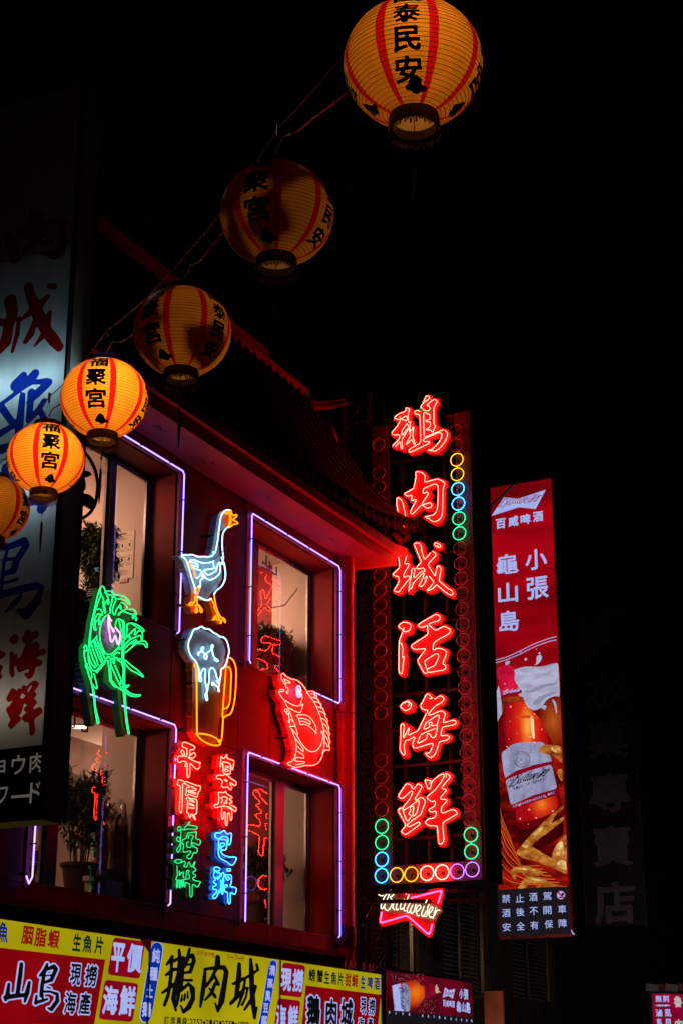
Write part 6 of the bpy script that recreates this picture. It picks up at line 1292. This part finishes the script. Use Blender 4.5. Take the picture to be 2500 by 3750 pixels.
area('neighbour_room_lamp', (22.7, 12.6, 4.9), .8, 30, (1, .72, .42))
e = empty('window_grille', 'rusty window cage behind the bow-tie neon sign', 'grille', loc=(23, 11, 3.4))
q = MB()
for k in range(9): x_ = 22.2+k*.3; q.box((x_, 10.85, 3.25), (x_+.015, 10.865, 5.0))
for z in (3.3, 3.7, 4.1, 4.5, 4.95): q.box((22.2, 10.845, z), (24.6, 10.87, z+.015))
q.build('grille_bars', M['rust_steel'], e)
# wooden board
XH = 25.0; q0 = onX(1771, 3632, XH); q1 = onX(1838, 3632, XH)
o = MB().box((XH, q1.y, 1.4), (XH+.06, q0.y, q0.z)).build('hanging_board', mat('weathered orange board', (.30, .11, .07), (.2, .07, .045), .6, scale=4)); tag(o, 'plain weathered orange board hanging right of the small beer banner', 'board')
o = MB().bar((24.9, 9.6, 3.0), (24.95, 11.2, 2.98), .03).build('bracket_pipe', M['rust_steel']); tag(o, 'thin rusty pipe bracket behind the orange board', 'pipe')
area('board_fill_light', (24.0, 8.7, 1.9), .3, 14.0, (1, .55, .3), rot=(0, math.radians(-122), 0))  # unseen fill light added to brighten the orange board
# dark fruit-shop sign
XD = 30.0; fd = FX(XD); pd = pxX(XD); ZD = lambda x, y: (2080+x*.6807, 2150+y*.6807)
D = empty('fruit_shop_sign', 'unlit tall dark sign reading 水菓專賣店 with patches of mosaic tiles on top, far right', 'shop sign', loc=(30, 9, 4.4))
dk = mat('black painted sign board', (.012, .011, .011), (.008, .008, .008), .6); dl = mat('faded sign lettering', (.17, .14, .13), (.12, .10, .09), .6)
MB().box((XD, 8.42, 4.45), (XD+.5, 9.52, 10.35)).build('case', dk, D)
chars('lettering', '水菓專賣店', TZ(ZD, .6807, [(195, 552, 225, 205), (208, 820, 220, 215), (222, 1105, 225, 220), (236, 1395, 215, 220), (250, 1700, 225, 230)]), fd, pd, .003, dl, D, .03)
q = MB(); q.box((XD-.01, 8.40, 4.4), (XD, 8.425, 10.35)); q.box((XD-.01, 9.515, 4.4), (XD, 9.54, 10.35)); q.build('edge_trim', M['rust_steel'], D)
tm = mat('dull mosaic tile', (.22, .10, .10), (.14, .07, .07), .5); rr_ = random.Random(2)
for r_ in range(7):
    for c_ in range(7-r_):
        if rr_.random() < .1: continue
        y_ = 9.50-c_*.155; z_ = 10.30-r_*.165; o = MB().box((XD-.012-.006*rr_.random(), y_-.145, z_-.155), (XD-.001, y_, z_)).build('tile', tm, D)
# pink shop sign, bottom right
XQ = 30.0; fq = FX(XQ); pq = pxX(XQ); ZQ = lambda x, y: (1900+x*.3827, 3000+y*.3827)
Q = empty('pink_shop_sign', 'magenta lit sign reading 無刺 滷虱 beside 魯, at the bottom right corner', 'shop sign', loc=(30, 7, 2))
poly('case', PZ(ZQ, "1240,1655 1900,1675 1900,2200 1262,2200"), fq, pq, -.004, M['dark_metal'], Q, False, .2)
poly('face', PZ(ZQ, "1270,1672 1900,1690 1900,2200 1292,2200"), fq, pq, .0, emit('backlit magenta', (.30, .0015, .035), 1, c2=(.16, .001, .018), scale=3, detail=2), Q, False)
chars('lettering', '無刺滷虱虱目', TZ(ZQ, .3827, [(1335, 1722, 60, 66), (1404, 1722, 58, 66), (1338, 1858, 62, 70), (1425, 1858, 62, 70), (1342, 1945, 50, 60), (1428, 1945, 46, 60)]), fq, pq, .003, M['em_white'], Q, .025)
chars('lettering', '魯肉', TZ(ZQ, .3827, [(1520, 1750, 78, 110), (1528, 1975, 72, 110)]), fq, pq, .003, emit('backlit pale green print', (.42, .46, .42), 1), Q, .03)
brush('ornament', ZQ, .3827, "1305,1787,2 1350,1787,10 1362,1787,3;1372,1787,9 1374,1787,9;1385,1787,3 1400,1787,10 1445,1787,2", M['em_white'], Q, .003, 0, .008, fq, pq)
e = empty('striped_awning', 'dim striped awning above the magenta sign at the right edge', 'awning', loc=(30.3, 7, 3))
cols = [mat('pale awning cloth', (.28, .27, .26), (.2, .19, .18), .7), mat('red awning cloth', (.25, .05, .06), (.18, .04, .05), .7)]
for k, (a_, b_) in enumerate(((1210, 1330), (1330, 1400), (1400, 1520), (1520, 1600), (1600, 1720))):
    poly('awning_stripe', PZ(ZQ, f"{a_},1575 {b_},{1590} {b_},1655 {a_},1650"), FX(30.2), pxX(30.2), 0, cols[k % 2], e, False, .02)
area('fruit_sign_fill', (25.5, 5.6, 4.2), .4, 22, (.9, .9, 1), rot=(0, math.radians(-60), 0))  # unseen fill light added so the dark fruit sign's letters show
# street lamp just outside the left edge
sl = empty('street_lamp', 'street lamp with a bright head at the left edge of the view', 'street lamp', loc=(5.6, 6.6, 0))
lp = ray(-95, 330)*10.5+Vector((0, 0, CAMZ))
MB().tube([(lp.x-.6, lp.y+1.0, 0), (lp.x-.6, lp.y+1.0, lp.z+.5), (lp.x-.3, lp.y+.6, lp.z+.55), (lp.x, lp.y+.1, lp.z+.25)], .05, 10).build('pole', M['dark_metal'], sl)
MB().lathe([(.02, .18), (.10, .15), (.14, .02), (.14, 0)], (lp.x, lp.y, lp.z), 20).build('lamp_hood', M['dark_metal'], sl)
MB().lathe([(0, -.06), (.06, -.045), (.085, 0), (.10, .01)], (lp.x, lp.y, lp.z), 20).build('bulb', emit('street lamp glow', (1, .80, .66), 22), sl)
point('street_lamp_light', (lp.x, lp.y, lp.z-.12), .09, 3.2, (1, .74, .56))
